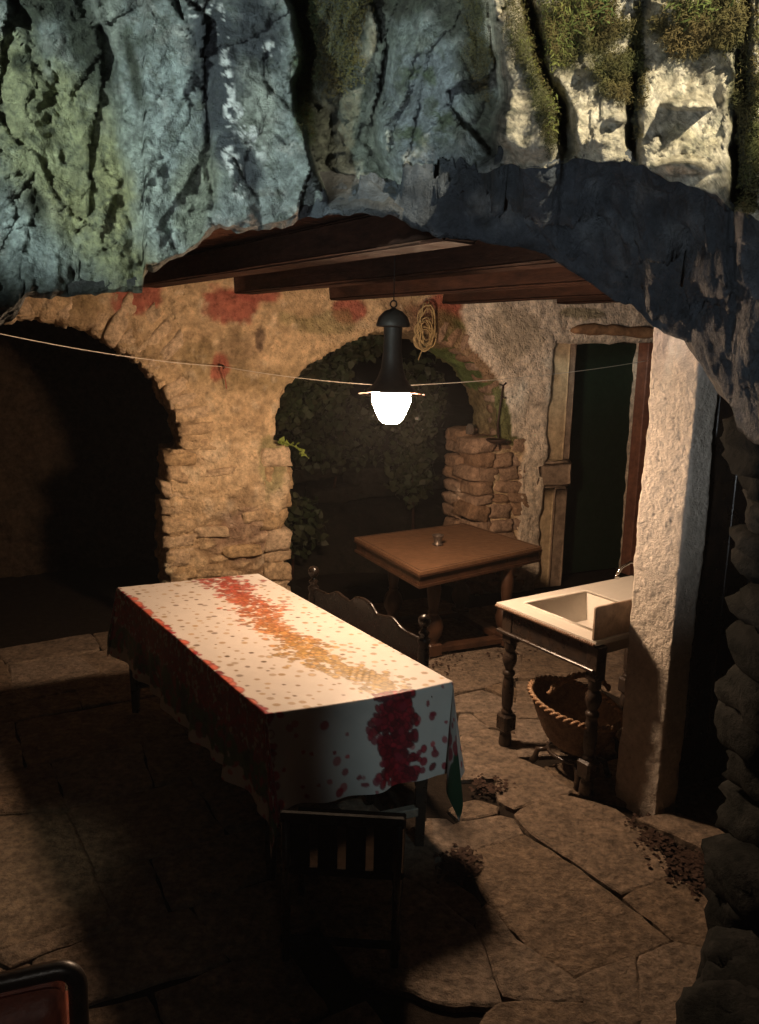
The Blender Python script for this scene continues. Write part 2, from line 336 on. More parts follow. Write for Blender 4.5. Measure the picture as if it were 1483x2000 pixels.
# ------------------------------------------------------------------ back wall with its two arches and the doorway
def arc(cs, cz, a, b, t0, t1, n): return [(cs+a*math.cos(t), cz+b*math.sin(t)) for t in np.linspace(t0, t1, n)]
SPR = 1.46
outline = [(-2.6, -.2), (-1.0, -.2), (-1.0, SPR), (-1.04, SPR)] + arc(0, SPR, 1.04, .97, PI, 0, 30) + [(.93, SPR), (.91, -.2), (1.87, -.2), (1.87, SPR), (1.76, SPR)] \
    + arc(2.86, SPR, 1.10, .96, PI, 0, 34) + [(3.74, SPR), (3.74, -.2), (4.42, -.2), (4.42, 1.0), (4.42, 2.39), (5.70, 2.39), (5.76, -.2), (8.6, -.2), (8.6, 2.95), (-2.6, 2.95)]
TH = .5
def solid_from_outline(outl, off0, off1, voxel):
    bm = bmesh.new(); a = [bm.verts.new(wp(s, off0, z)) for s, z in outl]; b = [bm.verts.new(wp(s, off1, z)) for s, z in outl]
    n = len(a); bm.faces.new(a); bm.faces.new(b[::-1])
    for i in range(n): bm.faces.new((a[i], b[i], b[(i+1) % n], a[(i+1) % n]))
    bmesh.ops.triangulate(bm, faces=bm.faces[:]); bmesh.ops.recalc_face_normals(bm, faces=bm.faces[:])
    me = bpy.data.meshes.new('tmp'); bm.to_mesh(me); bm.free()
    o = bpy.data.objects.new('tmp', me); COL.objects.link(o); md = o.modifiers.new('r', 'REMESH'); md.mode = 'VOXEL'; md.voxel_size = voxel
    dg = bpy.context.evaluated_depsgraph_get(); m2 = bpy.data.meshes.new_from_object(o.evaluated_get(dg)); bpy.data.objects.remove(o); return m2
wm = solid_from_outline(outline, 0, TH, .023)
N_ = len(wm.vertices); V = np.zeros(N_*3, np.float32); wm.vertices.foreach_get('co', V); V = V.reshape(-1, 3).astype(float)
Nn = np.zeros(N_*3, np.float32); wm.vertex_normals.foreach_get('vector', Nn); Nn = Nn.reshape(-1, 3)
s_ = (V-WP)@WD; o_ = (V-WP)@WN; z_ = V[:, 2]
rArch = np.hypot((s_-2.86)/1.10, np.maximum(z_-SPR, 0)/.96); lArch = np.hypot(s_/1.04, np.maximum(z_-SPR, 0)/.97)
nz = fbm(V*1.7, 3, 1)*.035+fbm(V*6, 4, 5)*.026
plB = 3.45+.22*ss(2.62, 1.9, z_)+.22*ss(2.2, 1.5, z_)*1.0+.26*ss(1.55, 1.45, z_)+fbm(V*5, 3, 9)*.05
white = ss(0, .03, s_-plB)*(rArch > 1.07)*(s_ < 8)
lower = ss(1.5, 1.2, z_)*(s_ < 1.9)
cour = worley(np.stack([s_*4.2, z_*9.5, o_*3], -1), 3)
rel = ss(.0, .28, cour[1]-cour[0])
expo = np.clip(ss(1.25, .5, z_)*.9*(s_ < 1.9)+ss(.26, .06, lArch-1)*(z_ > 1.3)*(s_ < 1.5)*.5, 0, 1)*(.55+.45*ss(-.3, .3, fbm(V*2.4, 2, 77)))
disp = nz-(1-rel)*.04*expo*1.0+white*.022-.03*(s_ > 3.5)*(s_ < 4.25)*(z_ < 1.44)*(1-white)
V2 = V+Nn*disp[:, None]
wm.vertices.foreach_set('co', V2.astype(np.float32).reshape(-1))
def mixc(c, col, k): return c*(1-k[:, None])+np.array(col)*k[:, None]
f1 = fbm(V*2.3, 4, 21); f2 = fbm(V*6, 4, 31); f3 = fbm(V*14, 3, 41)
c = np.tile(np.array([.60, .44, .265]), (N_, 1))
c = mixc(c, (.72, .57, .385), ss(.0, .8, f1)*.8); c = mixc(c, (.36, .245, .135), ss(.1, .9, f2)*.6); c = mixc(c, (.19, .145, .06), ss(.15, .8, fbm(V*1.9, 3, 55))*.6)
c = mixc(c, (.72, .60, .43), ss(.45, .9, f3)*.5); c = mixc(c, (.20, .125, .07), (1-rel)*expo*.9); c = mixc(c, (.24, .165, .10), ss(.25, .8, fbm(V*np.array([3.4, 3.4, 2.2]), 5, 101, .62))*.65); c = mixc(c, (.78, .66, .49), ss(.35, .85, fbm(V*5.5, 5, 111, .62))*.5)
c = mixc(c, (.30, .20, .12), expo*ss(-.2, .6, fbm(V*3, 2, 66))*.6)
def blob(s, z, a, b, k=1.): return ss(1.15, .85, np.hypot((s_-s)/a, (z_-z)/b)+f2*.35+f3*.2)*k
for s, z, a, b in ((.73, 2.62, .17, .16), (1.45, 2.56, .20, .15), (1.62, 2.66, .22, .07), (2.42, 2.56, .14, .10), (3.28, 2.58, .28, .16)): c = mixc(c, (.36, .10, .075), blob(s, z, a, b, .9))
c = mixc(c, (.33, .08, .06), blob(1.34, 2.10, .07, .09, .8)); c = mixc(c, (.12, .08, .06), blob(1.66, 2.3, .035, .10, .8))
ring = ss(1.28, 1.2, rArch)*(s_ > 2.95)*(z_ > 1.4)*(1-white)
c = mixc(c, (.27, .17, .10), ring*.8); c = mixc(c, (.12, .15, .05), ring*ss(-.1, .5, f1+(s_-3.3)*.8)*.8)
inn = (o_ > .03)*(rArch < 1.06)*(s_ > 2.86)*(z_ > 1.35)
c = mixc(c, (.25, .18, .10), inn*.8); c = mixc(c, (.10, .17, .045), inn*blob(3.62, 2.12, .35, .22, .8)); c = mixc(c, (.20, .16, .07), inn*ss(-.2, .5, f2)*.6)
c = mixc(c, (.80, .68, .54), white); c = mixc(c, (.66, .55, .43), white*ss(0, .8, fbm(V*2.2, 4, 91))*.8); c = mixc(c, (.30, .24, .15), white*blob(4.0, 2.45, .3, .22, .5)); c = mixc(c, (.23, .2, .1), white*blob(4.75, 2.62, .3, .05, .7))
c = mixc(c, (.15, .17, .06), blob(1.75, 1.32, .12, .25, .6)); c = mixc(c, (.18, .19, .08), blob(2.15, 2.45, .3, .1, .5)); c = mixc(c, (.20, .10, .10), blob(1.55, .75, .25, .2, .35))
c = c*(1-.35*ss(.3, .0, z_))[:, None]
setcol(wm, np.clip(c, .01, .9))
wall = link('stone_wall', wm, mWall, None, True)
tag(wall, 'old plastered stone wall with two arches and a doorway behind the tables', 'wall')
def stone(cs, off, cz, hs, ho, hz, parent, mat, rot=0., sd=0, name='stone', n=8, jit=.10):
    # rounded, uneven block; axes along the wall, into it and up
    bm = bmesh.new(); bmesh.ops.create_cube(bm, size=2); bmesh.ops.subdivide_edges(bm, edges=bm.edges[:], cuts=4, use_grid_fill=True)
    P = np.array([v.co[:] for v in bm.verts]); Fc = [tuple(v.index for v in f.verts) for f in bm.faces]; bm.free()
    P = P/((np.abs(P)**n).sum(1)**(1/n))[:, None]
    P = P*(1+jit*vn(P*.9+sd*3.7, 2)[:, None]+jit*.9*vn(P*2.2+sd, 8)[:, None]+jit*.6*vn(P*5+sd, 4)[:, None]); P[:, 2] += P[:, 0]*math.sin(sd*9)*.22; P[:, 0] += P[:, 2]*math.sin(sd*5)*.12
    P = P*np.array([hs, ho, hz]); cr, sr = math.cos(rot), math.sin(rot)
    S = P[:, 0]*cr-P[:, 2]*sr; Z = P[:, 0]*sr+P[:, 2]*cr
    W_ = WP+np.outer(cs+S, WD)+np.outer(off+P[:, 1], WN)+np.outer(cz+Z, [0, 0, 1])
    return mesh(name, W_, Fc, mat, parent, True)
def course(s0, s1, z0, z1, off, ho, mat, hgt=(.08, .15), wid=(.14, .34), wob=.0, edge=0):
    z = z0; k = 0
    while z < z1-.03:
        h = min(rs.uniform(*hgt), z1-z); s = s0+rs.uniform(-.04, .03); 
        while s < s1-.05:
            wd = rs.uniform(*wid)
            if s+wd > s1-.06: wd = s1-s+rs.uniform(-.02, .03)
            stone(s+wd/2, off+rs.uniform(-.014, .014), z+h/2, wd/2+.002, ho, h/2*.97+.002, wall, mat, rs.uniform(-.06, .06), sd=rs.uniform(0, 99)); s += wd
        z += h; k += 1
course(3.66, 4.27, 0, SPR+.02, .16, .185, mStone2, (.09, .17), (.16, .36))                    # right jamb, front
for zz in np.arange(0.05, SPR, .125):                                 # right jamb, inner face
    stone(3.73, .38, zz+.06, .09, .15, .058, wall, mStone2, rs.uniform(-.06, .06), sd=zz*9)
course(.90, 1.12, 0, SPR-.02, .14, .15, mStone, (.1, .2), (.2, .24)) # pier, left edge
course(1.68, 1.90, 0, SPR, .14, .155, mStone, (.09, .19), (.2, .26))  # pier, right edge
for s, z, a, b in ((1.3, .2, .17, .06), (1.55, .32, .12, .06), (1.22, .48, .12, .05), (1.5, .62, .16, .055), (1.25, .80, .14, .045), (1.6, .9, .1, .05), (1.33, 1.28, .13, .03), (1.4, .42, .09, .04), (1.32, 1.1, .1, .04)):
    stone(s, .06, z, a, .075, b, wall, mStone, rs.uniform(-.05, .05), sd=s*7+z)
# voussoirs round the left arch
for k, t in enumerate(np.linspace(.04, 2.9, 27)):
    r = 1.0; ln = rs.uniform(.09, .15)+(.09 if .65 < t < 1.25 else 0); cs, cz = (1.035+ln*.9)*math.cos(t), SPR+(.96+ln*.85)*math.sin(t)
    stone(cs, .12, cz, ln, .108+rs.uniform(0, .014), rs.uniform(.045, .06), wall, mStone, t+rs.uniform(-.10, .10), sd=k*1.3, name='arch_stone', n=9)
for k, t in enumerate(np.linspace(.05, 1.2, 11)):
    ln = .1; stone(2.86+(1.10+ln*.8)*math.cos(t), .115, SPR+(.96+ln*.8)*math.sin(t), ln, .12, .05, wall, mStone2, t+rs.uniform(-.1, .1), sd=k*2.3, name='arch_stone', n=5)
# recessed door jamb with its block, lintel, frame and green door
def wbox(mb, s0, s1, o0, o1, z0, z1, b=.008): return mb.bbox(wp((s0+s1)/2, (o0+o1)/2, (z0+z1)/2), WD*(s1-s0)/2, WN*(o1-o0)/2, (0, 0, (z1-z0)/2), b)
def rough(mb_or, name, mat, parent, amp=.01, cuts=8, sc=8):
    bm = bmesh.new(); vs = [bm.verts.new(v) for v in mb_or.V]; [bm.faces.new([vs[i] for i in f]) for f in mb_or.F]
    bmesh.ops.subdivide_edges(bm, edges=[e for e in bm.edges if e.calc_length() > .05], cuts=cuts, use_grid_fill=True); bm.normal_update()
    P = np.array([v.co[:] for v in bm.verts]); Q = np.array([v.normal[:] for v in bm.verts]); P = P+Q*(fbm(P*sc, 4, 4)*amp)[:, None]
    for v, p in zip(bm.verts, P): v.co = p
    me = bpy.data.meshes.new(name); bm.to_mesh(me); bm.free(); return link(name, me, mat, parent, True)
mYel = M('yellow_plaster', (.55, .42, .26), rough=.95, spec=.1, c2=(.42, .31, .19), scale=5, bump=.8, bscale=30)
mBrn = M('brown_jamb_stone', (.34, .25, .18), rough=.95, spec=.1, c2=(.22, .16, .115), scale=6, bump=.9, bscale=28)
rough(wbox(MB(), 4.36, 4.68, .015, .40, 1.23, 2.42), 'jamb_plaster', mYel, wall, .010, 10, 5)
rough(wbox(MB(), 4.65, 4.76, .012, .34, 1.23, 2.40, .03), 'jamb_edge', mBrn, wall, .010, 10, 7)
rough(wbox(MB(), 4.33, 4.78, -.02, .36, .98, 1.24, .03), 'jamb_block', mBrn, wall, .018, 7, 7)
rough(wbox(MB(), 4.34, 4.62, .03, .36, -.1, .99, .02), 'jamb_base', mYel, wall, .014, 9, 5)
rough(wbox(MB(), 4.585, 4.78, .022, .34, -.1, .98, .03), 'jamb_post', mBrn, wall, .010, 9, 7)
lt = MB(); P = [wp(4.60+1.25*t, -.07+.02*math.sin(t*5), 2.44+.025*math.sin(t*4+1)+.05*t) for t in np.linspace(0, 1, 16)]
lt.tube(P, [.02, .045]+[.048+.007*math.sin(i*1.7) for i in range(14)], 10); rough(lt, 'lintel', mLog, wall, .012, 1, 14)
door = empty('green_door', 'dark green door in the doorway beyond the sink', 'door', tuple(wp(5.2, .3, 0)))
wbox(MB(), 4.76, 5.95, .28, .32, 0, 2.36).build('door_leaf', mGreen, door)
wbox(MB(), 5.60, 5.72, -.01, .12, 0, 2.37).build('frame_post', mFrame, door); wbox(MB(), 5.66, 5.70, .122, .20, 0, 2.37).build('frame_stop', mFrame, door)
wbox(MB(), 4.76, 5.70, .05, .16, 2.372, 2.40).build('frame_head', mFrame, door)
# ------------------------------------------------------------------ ceiling: beams and planks
ceil = bpy.data.objects.new('ceiling', None); COL.objects.link(ceil); tag(ceil, label='dark brown beamed plank ceiling under the cliff', kind='structure')
BD = np.array([.5546, -.832, 0]); BS = np.array([.832, .5546, 0])
for s, w2, z0, L_ in ((-.2, .08, 2.63, 3.25), (.80, .085, 2.66, 3.16), (1.52, .075, 2.645, 3.2), (2.28, .06, 2.63, 3.3), (3.32, .055, 2.645, 3.4), (4.5, .06, 2.69, 3.4), (5.6, .07, 2.7, 3.4)):
    a = wp(s, .1, 0); L_ = (a[1]-L_)/.832; m_ = MB(); m_.bbox(a+BD*L_/2+np.array([0, 0, z0+.075]), BD*(L_/2), BS*w2, (0, 0, .075), .012)
    rough(m_, 'beam', mBeam, ceil, .006, 12, 9)
for k in range(19):
    o1 = wp(-1.6, .0, 0)+BD*(.2+k*.22)-BS*.3
    t0 = max(0, (3.66-o1[1])/.5546); t1 = 7.6
    if t1-t0 < .3: continue
    m_ = MB(); m_.bbox(o1+BS*(t0+t1)/2+np.array([0, 0, 2.835+rs.uniform(0, .006)]), BS*(t1-t0)/2, BD*.105, (0, 0, .012), .004); m_.build('plank', mPlank, ceil)
# ------------------------------------------------------------------ passage behind the left arch, garden behind the middle arch
def roughgrid(name, a, u, v, nu, nv, mat, amp, sc, seed, nrm, parent=None, colf=None):
    S, T_ = np.meshgrid(np.linspace(0, 1, nu), np.linspace(0, 1, nv), indexing='ij'); P = np.array(a)+S[..., None]*np.array(u)+T_[..., None]*np.array(v)
    d = fbm(P*sc, 4, seed)*amp; c1 = worley(P*np.array([3.5, 3.5, 6]), seed); d = d-(1-ss(0, .2, c1[1]-c1[0]))*amp*.8
    P = P+d[..., None]*np.array(nrm); return gridmesh(name, P, mat, parent)
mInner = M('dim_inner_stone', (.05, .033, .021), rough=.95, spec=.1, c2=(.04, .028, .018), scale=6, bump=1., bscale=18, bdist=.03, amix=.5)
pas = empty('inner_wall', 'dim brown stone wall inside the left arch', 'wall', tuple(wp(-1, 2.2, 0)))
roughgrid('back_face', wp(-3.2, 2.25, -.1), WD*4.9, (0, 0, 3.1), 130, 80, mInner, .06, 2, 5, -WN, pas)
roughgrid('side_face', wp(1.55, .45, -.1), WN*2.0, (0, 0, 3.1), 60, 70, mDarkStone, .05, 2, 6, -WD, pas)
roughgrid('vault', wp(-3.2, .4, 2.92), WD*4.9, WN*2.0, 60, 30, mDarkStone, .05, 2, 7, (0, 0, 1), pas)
S, T_ = np.meshgrid(np.linspace(1.7, 8, 110), np.linspace(.3, 7, 90), indexing='ij')
G = WP+S[..., None]*WD+T_[..., None]*WN; G[..., 2] = -.05+.26*ss(.8, 2.2, T_)*1.9+.18*np.maximum(T_-2.2, 0)+fbm(G*2, 4, 8)*.10
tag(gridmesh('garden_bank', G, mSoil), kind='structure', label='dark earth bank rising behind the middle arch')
gw = empty('low_wall', 'dark low rubble wall in the garden behind the middle arch', 'wall', tuple(wp(2.9, 1.6, 0)))
for k in range(34):
    a = rs.uniform(2.2, 5.0); b = rs.choice([.5, .66, .80]); o = stone(a, 2.3+rs.uniform(-.03, .03), b+(a-2)*.08, rs.uniform(.14, .26), .14, .085, gw, mSoil, rs.uniform(-.1, .1), sd=k*1.7)
# leaves
def leaves(name, C, R, mat, size, parent=None, up=.3, shape=0, seed=1):
    r = np.random.RandomState(seed); n = len(C); sz = r.uniform(size[0], size[1], n)
    nrm = r.normal(size=(n, 3)); nrm[:, 1] -= .6; nrm[:, 2] += up; nrm /= np.linalg.norm(nrm, axis=1)[:, None]
    t = np.cross(nrm, r.normal(size=(n, 3))); t /= np.linalg.norm(t, axis=1)[:, None]; b = np.cross(nrm, t)
    if shape == 0: sh = [(-.5, 0, 0), (-.25, .42, .06), (.1, .3, .02), (.55, 0, -.08), (.1, -.3, .02), (-.25, -.42, .06)]
    else: sh = [(-.5, .05, 0), (.0, .09, .1), (.55, 0, -.12), (0, -.09, .1)]
    m = len(sh); V = np.zeros((n, m, 3))
    for i, (a, q, h) in enumerate(sh): V[:, i] = C+(t*a+b*q+nrm*h)*sz[:, None]
    me = bpy.data.meshes.new(name); me.vertices.add(n*m); me.vertices.foreach_set('co', V.reshape(-1).astype(np.float32))
    me.loops.add(n*m); me.loops.foreach_set('vertex_index', np.arange(n*m, dtype=np.int32)); me.polygons.add(n); me.polygons.foreach_set('loop_start', np.arange(0, n*m, m, dtype=np.int32))
    me.update(calc_edges=True); return link(name, me, mat, parent, False)
def cloud(n, cs, co_, cz, a, b, d, seed):
    r = np.random.RandomState(seed); q = r.normal(size=(n, 3)); q /= np.linalg.norm(q, axis=1)[:, None]; q *= r.uniform(.35, 1, n)[:, None]
    return np.array([wp(cs+x*a, co_+y*b, cz+z*d) for x, y, z in q])
def bush(label, cat, blobs, stems, seed, mat=mLeaf, size=(.05, .10), grp=None):
    t = empty('ivy_bush' if cat == 'ivy' else 'bush', label, cat, tuple(wp(blobs[0][0], blobs[0][1], 0)), grp)
    C = np.vstack([cloud(n, s, o, z, a, b, d, seed+i) for i, (n, s, o, z, a, b, d) in enumerate(blobs)])
    f = leaves('foliage', C, None, mat, size, t, seed=seed); f['kind'] = 'stuff'
    m_ = MB()
    for st in stems: m_.tube([wp(*p) for p in st], [.018]*(len(st)-1)+[.006], 6)
    m_.build('stem', mBeam, t)
bush('dark ivy hanging in the upper left of the middle arch', 'ivy', [(700, 2.2, .75, 2.2, .35, .2, .3), (700, 2.5, 1.0, 1.95, .4, .25, .3), (500, 2.1, .8, 1.75, .3, .2, .25), (400, 2.9, 1.0, 2.3, .4, .2, .2)],
     [[(2.2, .8, 2.8), (2.25, .75, 2.3), (2.15, .8, 1.8)], [(2.5, .9, 2.8), (2.5, 1., 1.9)]], 3)
bush('tangled dark bush beyond the middle arch, behind the lamp', 'bush', [(900, 3.1, 2.1, 1.35, .9, .3, .5), (600, 2.3, 2.2, 1.1, .6, .3, .4)], [[(2.6, 2.3, .5), (2.7, 2.2, 1.4)], [(3.2, 2.3, .5), (3.3, 2.1, 1.5)]], 13, size=(.05, .11))
bush('dark shrub against the right jamb seen through the middle arch', 'bush', [(600, 3.75, 1.3, 1.7, .35, .3, .6), (400, 3.7, 1.3, 1.0, .3, .25, .4)], [[(3.8, 1.4, .3), (3.7, 1.3, 1.7)]], 23)
bush('dark creeper at the foot of the pier beside the middle arch', 'creeper', [(500, 2.3, 1.1, .55, .4, .3, .35)], [[(2.3, 1.1, 0), (2.35, 1.1, .6)]], 33)
# the small sprig that catches the lamplight beside the pier
sp = empty('ivy_sprig', 'small bright green ivy sprig sticking out beside the pier top', 'ivy sprig', tuple(wp(1.9, .1, 1.45)))
st = [wp(1.86, .12, 1.50), wp(1.95, .02, 1.46), wp(2.02, .0, 1.40), wp(2.06, -.02, 1.36)]; MB().tube(st, [.005, .004, .003, .002], 6).build('stem', mLeafB, sp)
def oneleaf(c, sz, mat, parent, seed):
    return leaves('leaf', np.array([c]), None, mat, (sz, sz*1.01), parent, seed=seed)
for k in range(15):
    q = random.random(); i = min(int(q*3), 2); f = q*3-i; p = st[i]*(1-f)+st[i+1]*f+rs.uniform(-.035, .035, 3); oneleaf(p, rs.uniform(.035, .065), mLeafB, sp, k)
for k in range(10): oneleaf(wp(1.93+rs.uniform(-.02, .05), .1, 1.05+rs.uniform(-.12, .12)), .05, mLeaf, sp, k+40)

# ------------------------------------------------------------------ the cliff overhang
XS = np.arange(-330, 1860, 4.0); nX = len(XS)
I = lambda xs, ys: np.interp(XS, xs, ys)
lip = I([-330, 0, 30, 50, 280, 283, 300, 330, 380, 405, 430, 500, 560, 610, 640, 750, 820, 900, 930, 990, 1080, 1110, 1150, 1230, 1280, 1310, 1400, 1430, 1483, 1860],
        [700, 618, 600, 572, 560, 517, 520, 502, 482, 452, 438, 446, 428, 402, 384, 360, 340, 305, 330, 326, 322, 316, 308, 324, 335, 352, 382, 420, 432, 470])
edge = I([-330, 0, 30, 50, 280, 283, 300, 330, 380, 405, 430, 500, 560, 600, 700, 760, 830, 860, 920, 1000, 1060, 1100, 1150, 1200, 1240, 1265, 1290, 1350, 1362, 1400, 1430, 1440, 1483, 1600, 1860],
         [712, 638, 618, 585, 570, 526, 530, 512, 490, 462, 448, 455, 438, 422, 414, 420, 455, 466, 470, 480, 492, 520, 553, 583, 600, 628, 642, 668, 700, 742, 800, 838, 872, 1050, 1300])
jag = lambda a, sd: vn(np.stack([XS/a, XS*0, XS*0], -1), sd)
lip = lip+jag(17, 3)*4+jag(43, 4)*7*(XS > 700); edge = np.maximum(edge+jag(11, 5)*3+jag(31, 6)*5, lip+6)
Yl = I([-330, 0, 280, 430, 560, 640, 760, 900, 1080, 1280, 1400, 1483, 1860], [2.5, 2.75, 2.85, 2.9, 2.95, 2.9, 2.75, 2.55, 2.45, 2.3, 2.2, 2.1, 1.7])
Ye = I([-330, 0, 280, 430, 560, 640, 760, 900, 1080, 1200, 1290, 1400, 1483, 1860], [2.65, 2.9, 2.97, 3.0, 3.02, 2.99, 2.88, 2.76, 2.74, 2.74, 2.72, 2.58, 2.42, 1.9])
NF, NSF, NR = 250, 70, 9
tf = np.linspace(0, 1, NF)**.85
PX = np.repeat(XS[:, None], NF, 1); PY = -560+(lip[:, None]+560)*tf[None]
PXw = PX+fbm(np.stack([PX/160, PY/90, PX*0], -1), 3, 2)*20
D = Yl[:, None]+(lip[:, None]-PY)*.00035
def bx(pts, y=None): y = PY if y is None else y; p = np.array(pts, float); return np.interp(y, p[:, 1], p[:, 0])
b1 = bx([(520, -560), (560, 0), (577, 130), (572, 220), (600, 320), (626, 390)]); b2 = bx([(700, -560), (752, 0), (752, 130), (742, 230), (760, 350)])
b3 = bx([(900, -560), (930, 0), (955, 120), (978, 250), (1000, 330)]); b4 = bx([(960, -560), (1000, 0), (1040, 130), (1078, 230), (1086, 330)])
b5 = bx([(1200, -560), (1262, 0), (1245, 130), (1238, 230), (1236, 330)]); b6 = bx([(1380, -560), (1440, 0), (1432, 130), (1425, 250), (1418, 420)])
b7 = bx([(100, -560), (180, 0), (215, 150), (245, 330), (284, 560)]); b8 = bx([(300, -560), (360, 0), (395, 200), (405, 320), (418, 460)])
D = D+.34*ss(-8, 12, PXw-b1)-.12*ss(-25, 15, PXw-b2)-.34*ss(-10, 25, PXw-b3)+.17*ss(-4, 12, PXw-b4)
for b_, wd, dp in ((b4+14, 16, .20), (b5, 13, .16), (b6+6, 14, .20), (b2-8, 20, .08), (b7, 7, .03), (b8, 6, .03), (bx([(20, -560), (30, 0), (130, 240), (160, 400)]), 20, .03)):
    D = D+dp*np.exp(-((PXw-b_)/wd)**2)
D = D+.07*ss(10, -10, PXw-b7)-.06*ss(-6, 8, PXw-b8)*ss(460, 380, PY)
B0 = yp(PX, PY, D); A = B0.copy(); A[..., 2] *= .72
n1 = worley(A*np.array([2.6, 2.6, 2.2])+fbm(A*3, 2, 3)[..., None]*.25, 4); n2 = worley(A*np.array([7, 7, 5])+fbm(A*8, 2, 3)[..., None]*.3, 5)
leftw = ss(640, 560, PXw); fc1 = facet(A*np.array([3.4, 3.4, 3.0])+fbm(A*4, 3, 41)[..., None]*.18, 14); fc2 = facet(A*np.array([8.5, 8.5, 7])+fbm(A*9, 3, 43)[..., None]*.25, 15)
bump = fc1*.14+fc2*.05+(n1[2]-.5)*.05*(.45+.55*leftw)+n1[0]*.05+(n2[2]-.5)*.05+fbm(A*np.array([5, 5, 4]), 5, 9)*.055+np.abs(fbm(B0*14, 4, 19))*.028+ridged(B0*8, 3, 29)*.02
bump += .03*ridged(A*np.array([9, 9, 3.]), 3, 11)*ss(900, 960, PX)
for (x, y, a, b, h) in ((1345, 205, 50, 14, -.11), (1215, 232, 28, 12, -.07), (1330, 330, 60, 18, -.12), (1180, 130, 60, 30, -.05), (1150, 250, 50, 60, -.04)):
    bump += h*ss(1.2, .5, np.hypot((PX-x)/a, (PY-y)/b))*ss(y+b*1.2, y+b*.3, PY)
Dn = D+bump; lipk = ss(45, 5, lip[:, None]-PY)*ss(900, 980, PX)*.8; Dn = Dn*(1-lipk)+(Yl[:, None]+.25*bump)*lipk
face = yp(PX, PY, Dn)
# colour of the face
sh = PX.shape; q2 = np.stack([PX/90, PY/90, PX*0], -1); F1 = fbm(q2, 5, 1, .6); F2 = fbm(q2*3.1+5, 5, 2, .62); F3 = fbm(q2*8+2, 4, 3, .65)
def mx(c, col, k): return c*(1-k[..., None])+np.array(col)*k[..., None]
def area(pts, soft=.5): # list of (x, y, rx, ry, angle)
    r = 0
    for x, y, a, b, t in pts:
        ct, st_ = math.cos(math.radians(t)), math.sin(math.radians(t)); X = (PX-x)*ct+(PY-y)*st_; Y = -(PX-x)*st_+(PY-y)*ct
        r = np.maximum(r, ss(1+soft, 1-soft, np.hypot(X/a, Y/b)+F1*.35+F2*.25+F3*.12))
    return r
c = np.tile(np.array([.215, .245, .235]), sh+(1,))
c = mx(c, (.33, .33, .30), ss(0, .7, F2)*.7); c = mx(c, (.13, .15, .12), ss(0, .8, F1)*.6)
c = mx(c, (.31, .315, .165), area([(190, 350, 110, 220, -22), (60, 260, 80, 160, -20), (230, 470, 60, 110, -20), (40, 150, 60, 90, -20)])*.85)
c = mx(c, (.27, .26, .12), area([(230, 400, 35, 120, -18), (120, 420, 60, 60, 0)], .7)*.6)
c = mx(c, (.31, .36, .35), area([(300, 290, 55, 190, -15), (320, 430, 60, 70, 0), (350, 240, 30, 120, -8), (60, 480, 60, 80, -40)])*.75)
c = mx(c, (.20, .21, .13), area([(375, 400, 30, 110, -5), (400, 350, 30, 60, 0)])*.6)
c = mx(c, (.30, .32, .27), area([(500, 210, 36, 90, -5), (205, 60, 40, 60, -20)])*.7)
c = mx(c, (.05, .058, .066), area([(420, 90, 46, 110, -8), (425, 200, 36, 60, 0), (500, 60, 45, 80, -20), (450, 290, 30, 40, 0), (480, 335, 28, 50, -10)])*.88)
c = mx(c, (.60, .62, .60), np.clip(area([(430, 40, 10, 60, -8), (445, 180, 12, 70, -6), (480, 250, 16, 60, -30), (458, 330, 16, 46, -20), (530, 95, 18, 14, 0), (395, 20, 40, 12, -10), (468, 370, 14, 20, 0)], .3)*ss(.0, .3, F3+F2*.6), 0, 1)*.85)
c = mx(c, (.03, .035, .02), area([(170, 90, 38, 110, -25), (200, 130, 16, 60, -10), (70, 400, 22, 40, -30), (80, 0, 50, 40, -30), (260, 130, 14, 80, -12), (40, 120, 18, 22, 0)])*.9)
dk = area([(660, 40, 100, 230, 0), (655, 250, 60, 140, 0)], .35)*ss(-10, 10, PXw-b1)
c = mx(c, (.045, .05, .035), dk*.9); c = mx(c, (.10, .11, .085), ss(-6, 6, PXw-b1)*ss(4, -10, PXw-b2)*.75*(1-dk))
c = mx(c, (.05, .085, .02), area([(592, 190, 18, 90, -6), (600, 60, 20, 90, -4)])*.8)
c = mx(c, (.15, .17, .19), area([(830, 180, 70, 110, 0), (840, 290, 60, 40, 0)])*.8); c = mx(c, (.06, .08, .04), area([(820, 150, 60, 60, 20), (800, 260, 40, 30, 0), (870, 230, 30, 60, 0)], .7)*ss(0, .4, F2)*.9)
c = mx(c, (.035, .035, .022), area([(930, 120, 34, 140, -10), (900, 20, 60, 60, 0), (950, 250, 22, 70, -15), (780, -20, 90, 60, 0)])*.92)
rgt = ss(-12, 14, PXw-b3)
c = mx(c, (.52, .46, .34), rgt*.9); c = mx(c, (.66, .61, .50), rgt*ss(.0, .6, F2+F1*.4)*.7); c = mx(c, (.38, .34, .20), rgt*ss(.1, .8, F1)*.6); c = mx(c, (.22, .20, .13), rgt*ss(.25, .8, F3)*.55)
c = mx(c, (.10, .10, .04), rgt*area([(1130, 60, 90, 80, 0), (1050, 160, 26, 120, -12), (1200, 150, 50, 50, 0), (1380, 60, 110, 60, 0), (1450, 250, 26, 190, 0), (1243, 140, 14, 130, 0)], .4)*.9)
for b_, wd in ((b4+16, 14), (b5, 11), (b6+6, 12)): c = mx(c, (.05, .055, .03), np.exp(-((PXw-b_)/wd)**2)*.9)
colF = c
F4 = fbm(q2*5.3+9, 5, 61, .7); F5 = fbm(q2*15+3, 3, 63, .7)
c = mx(c, (.085, .10, .075), ss(.1, .6, F4)*.55); c = c*(1+.38*np.clip(F5, -.8, .8)[..., None]); c = mx(c, (.04, .045, .03), ss(.35, .7, F4*.6+F5*.5)*.6)
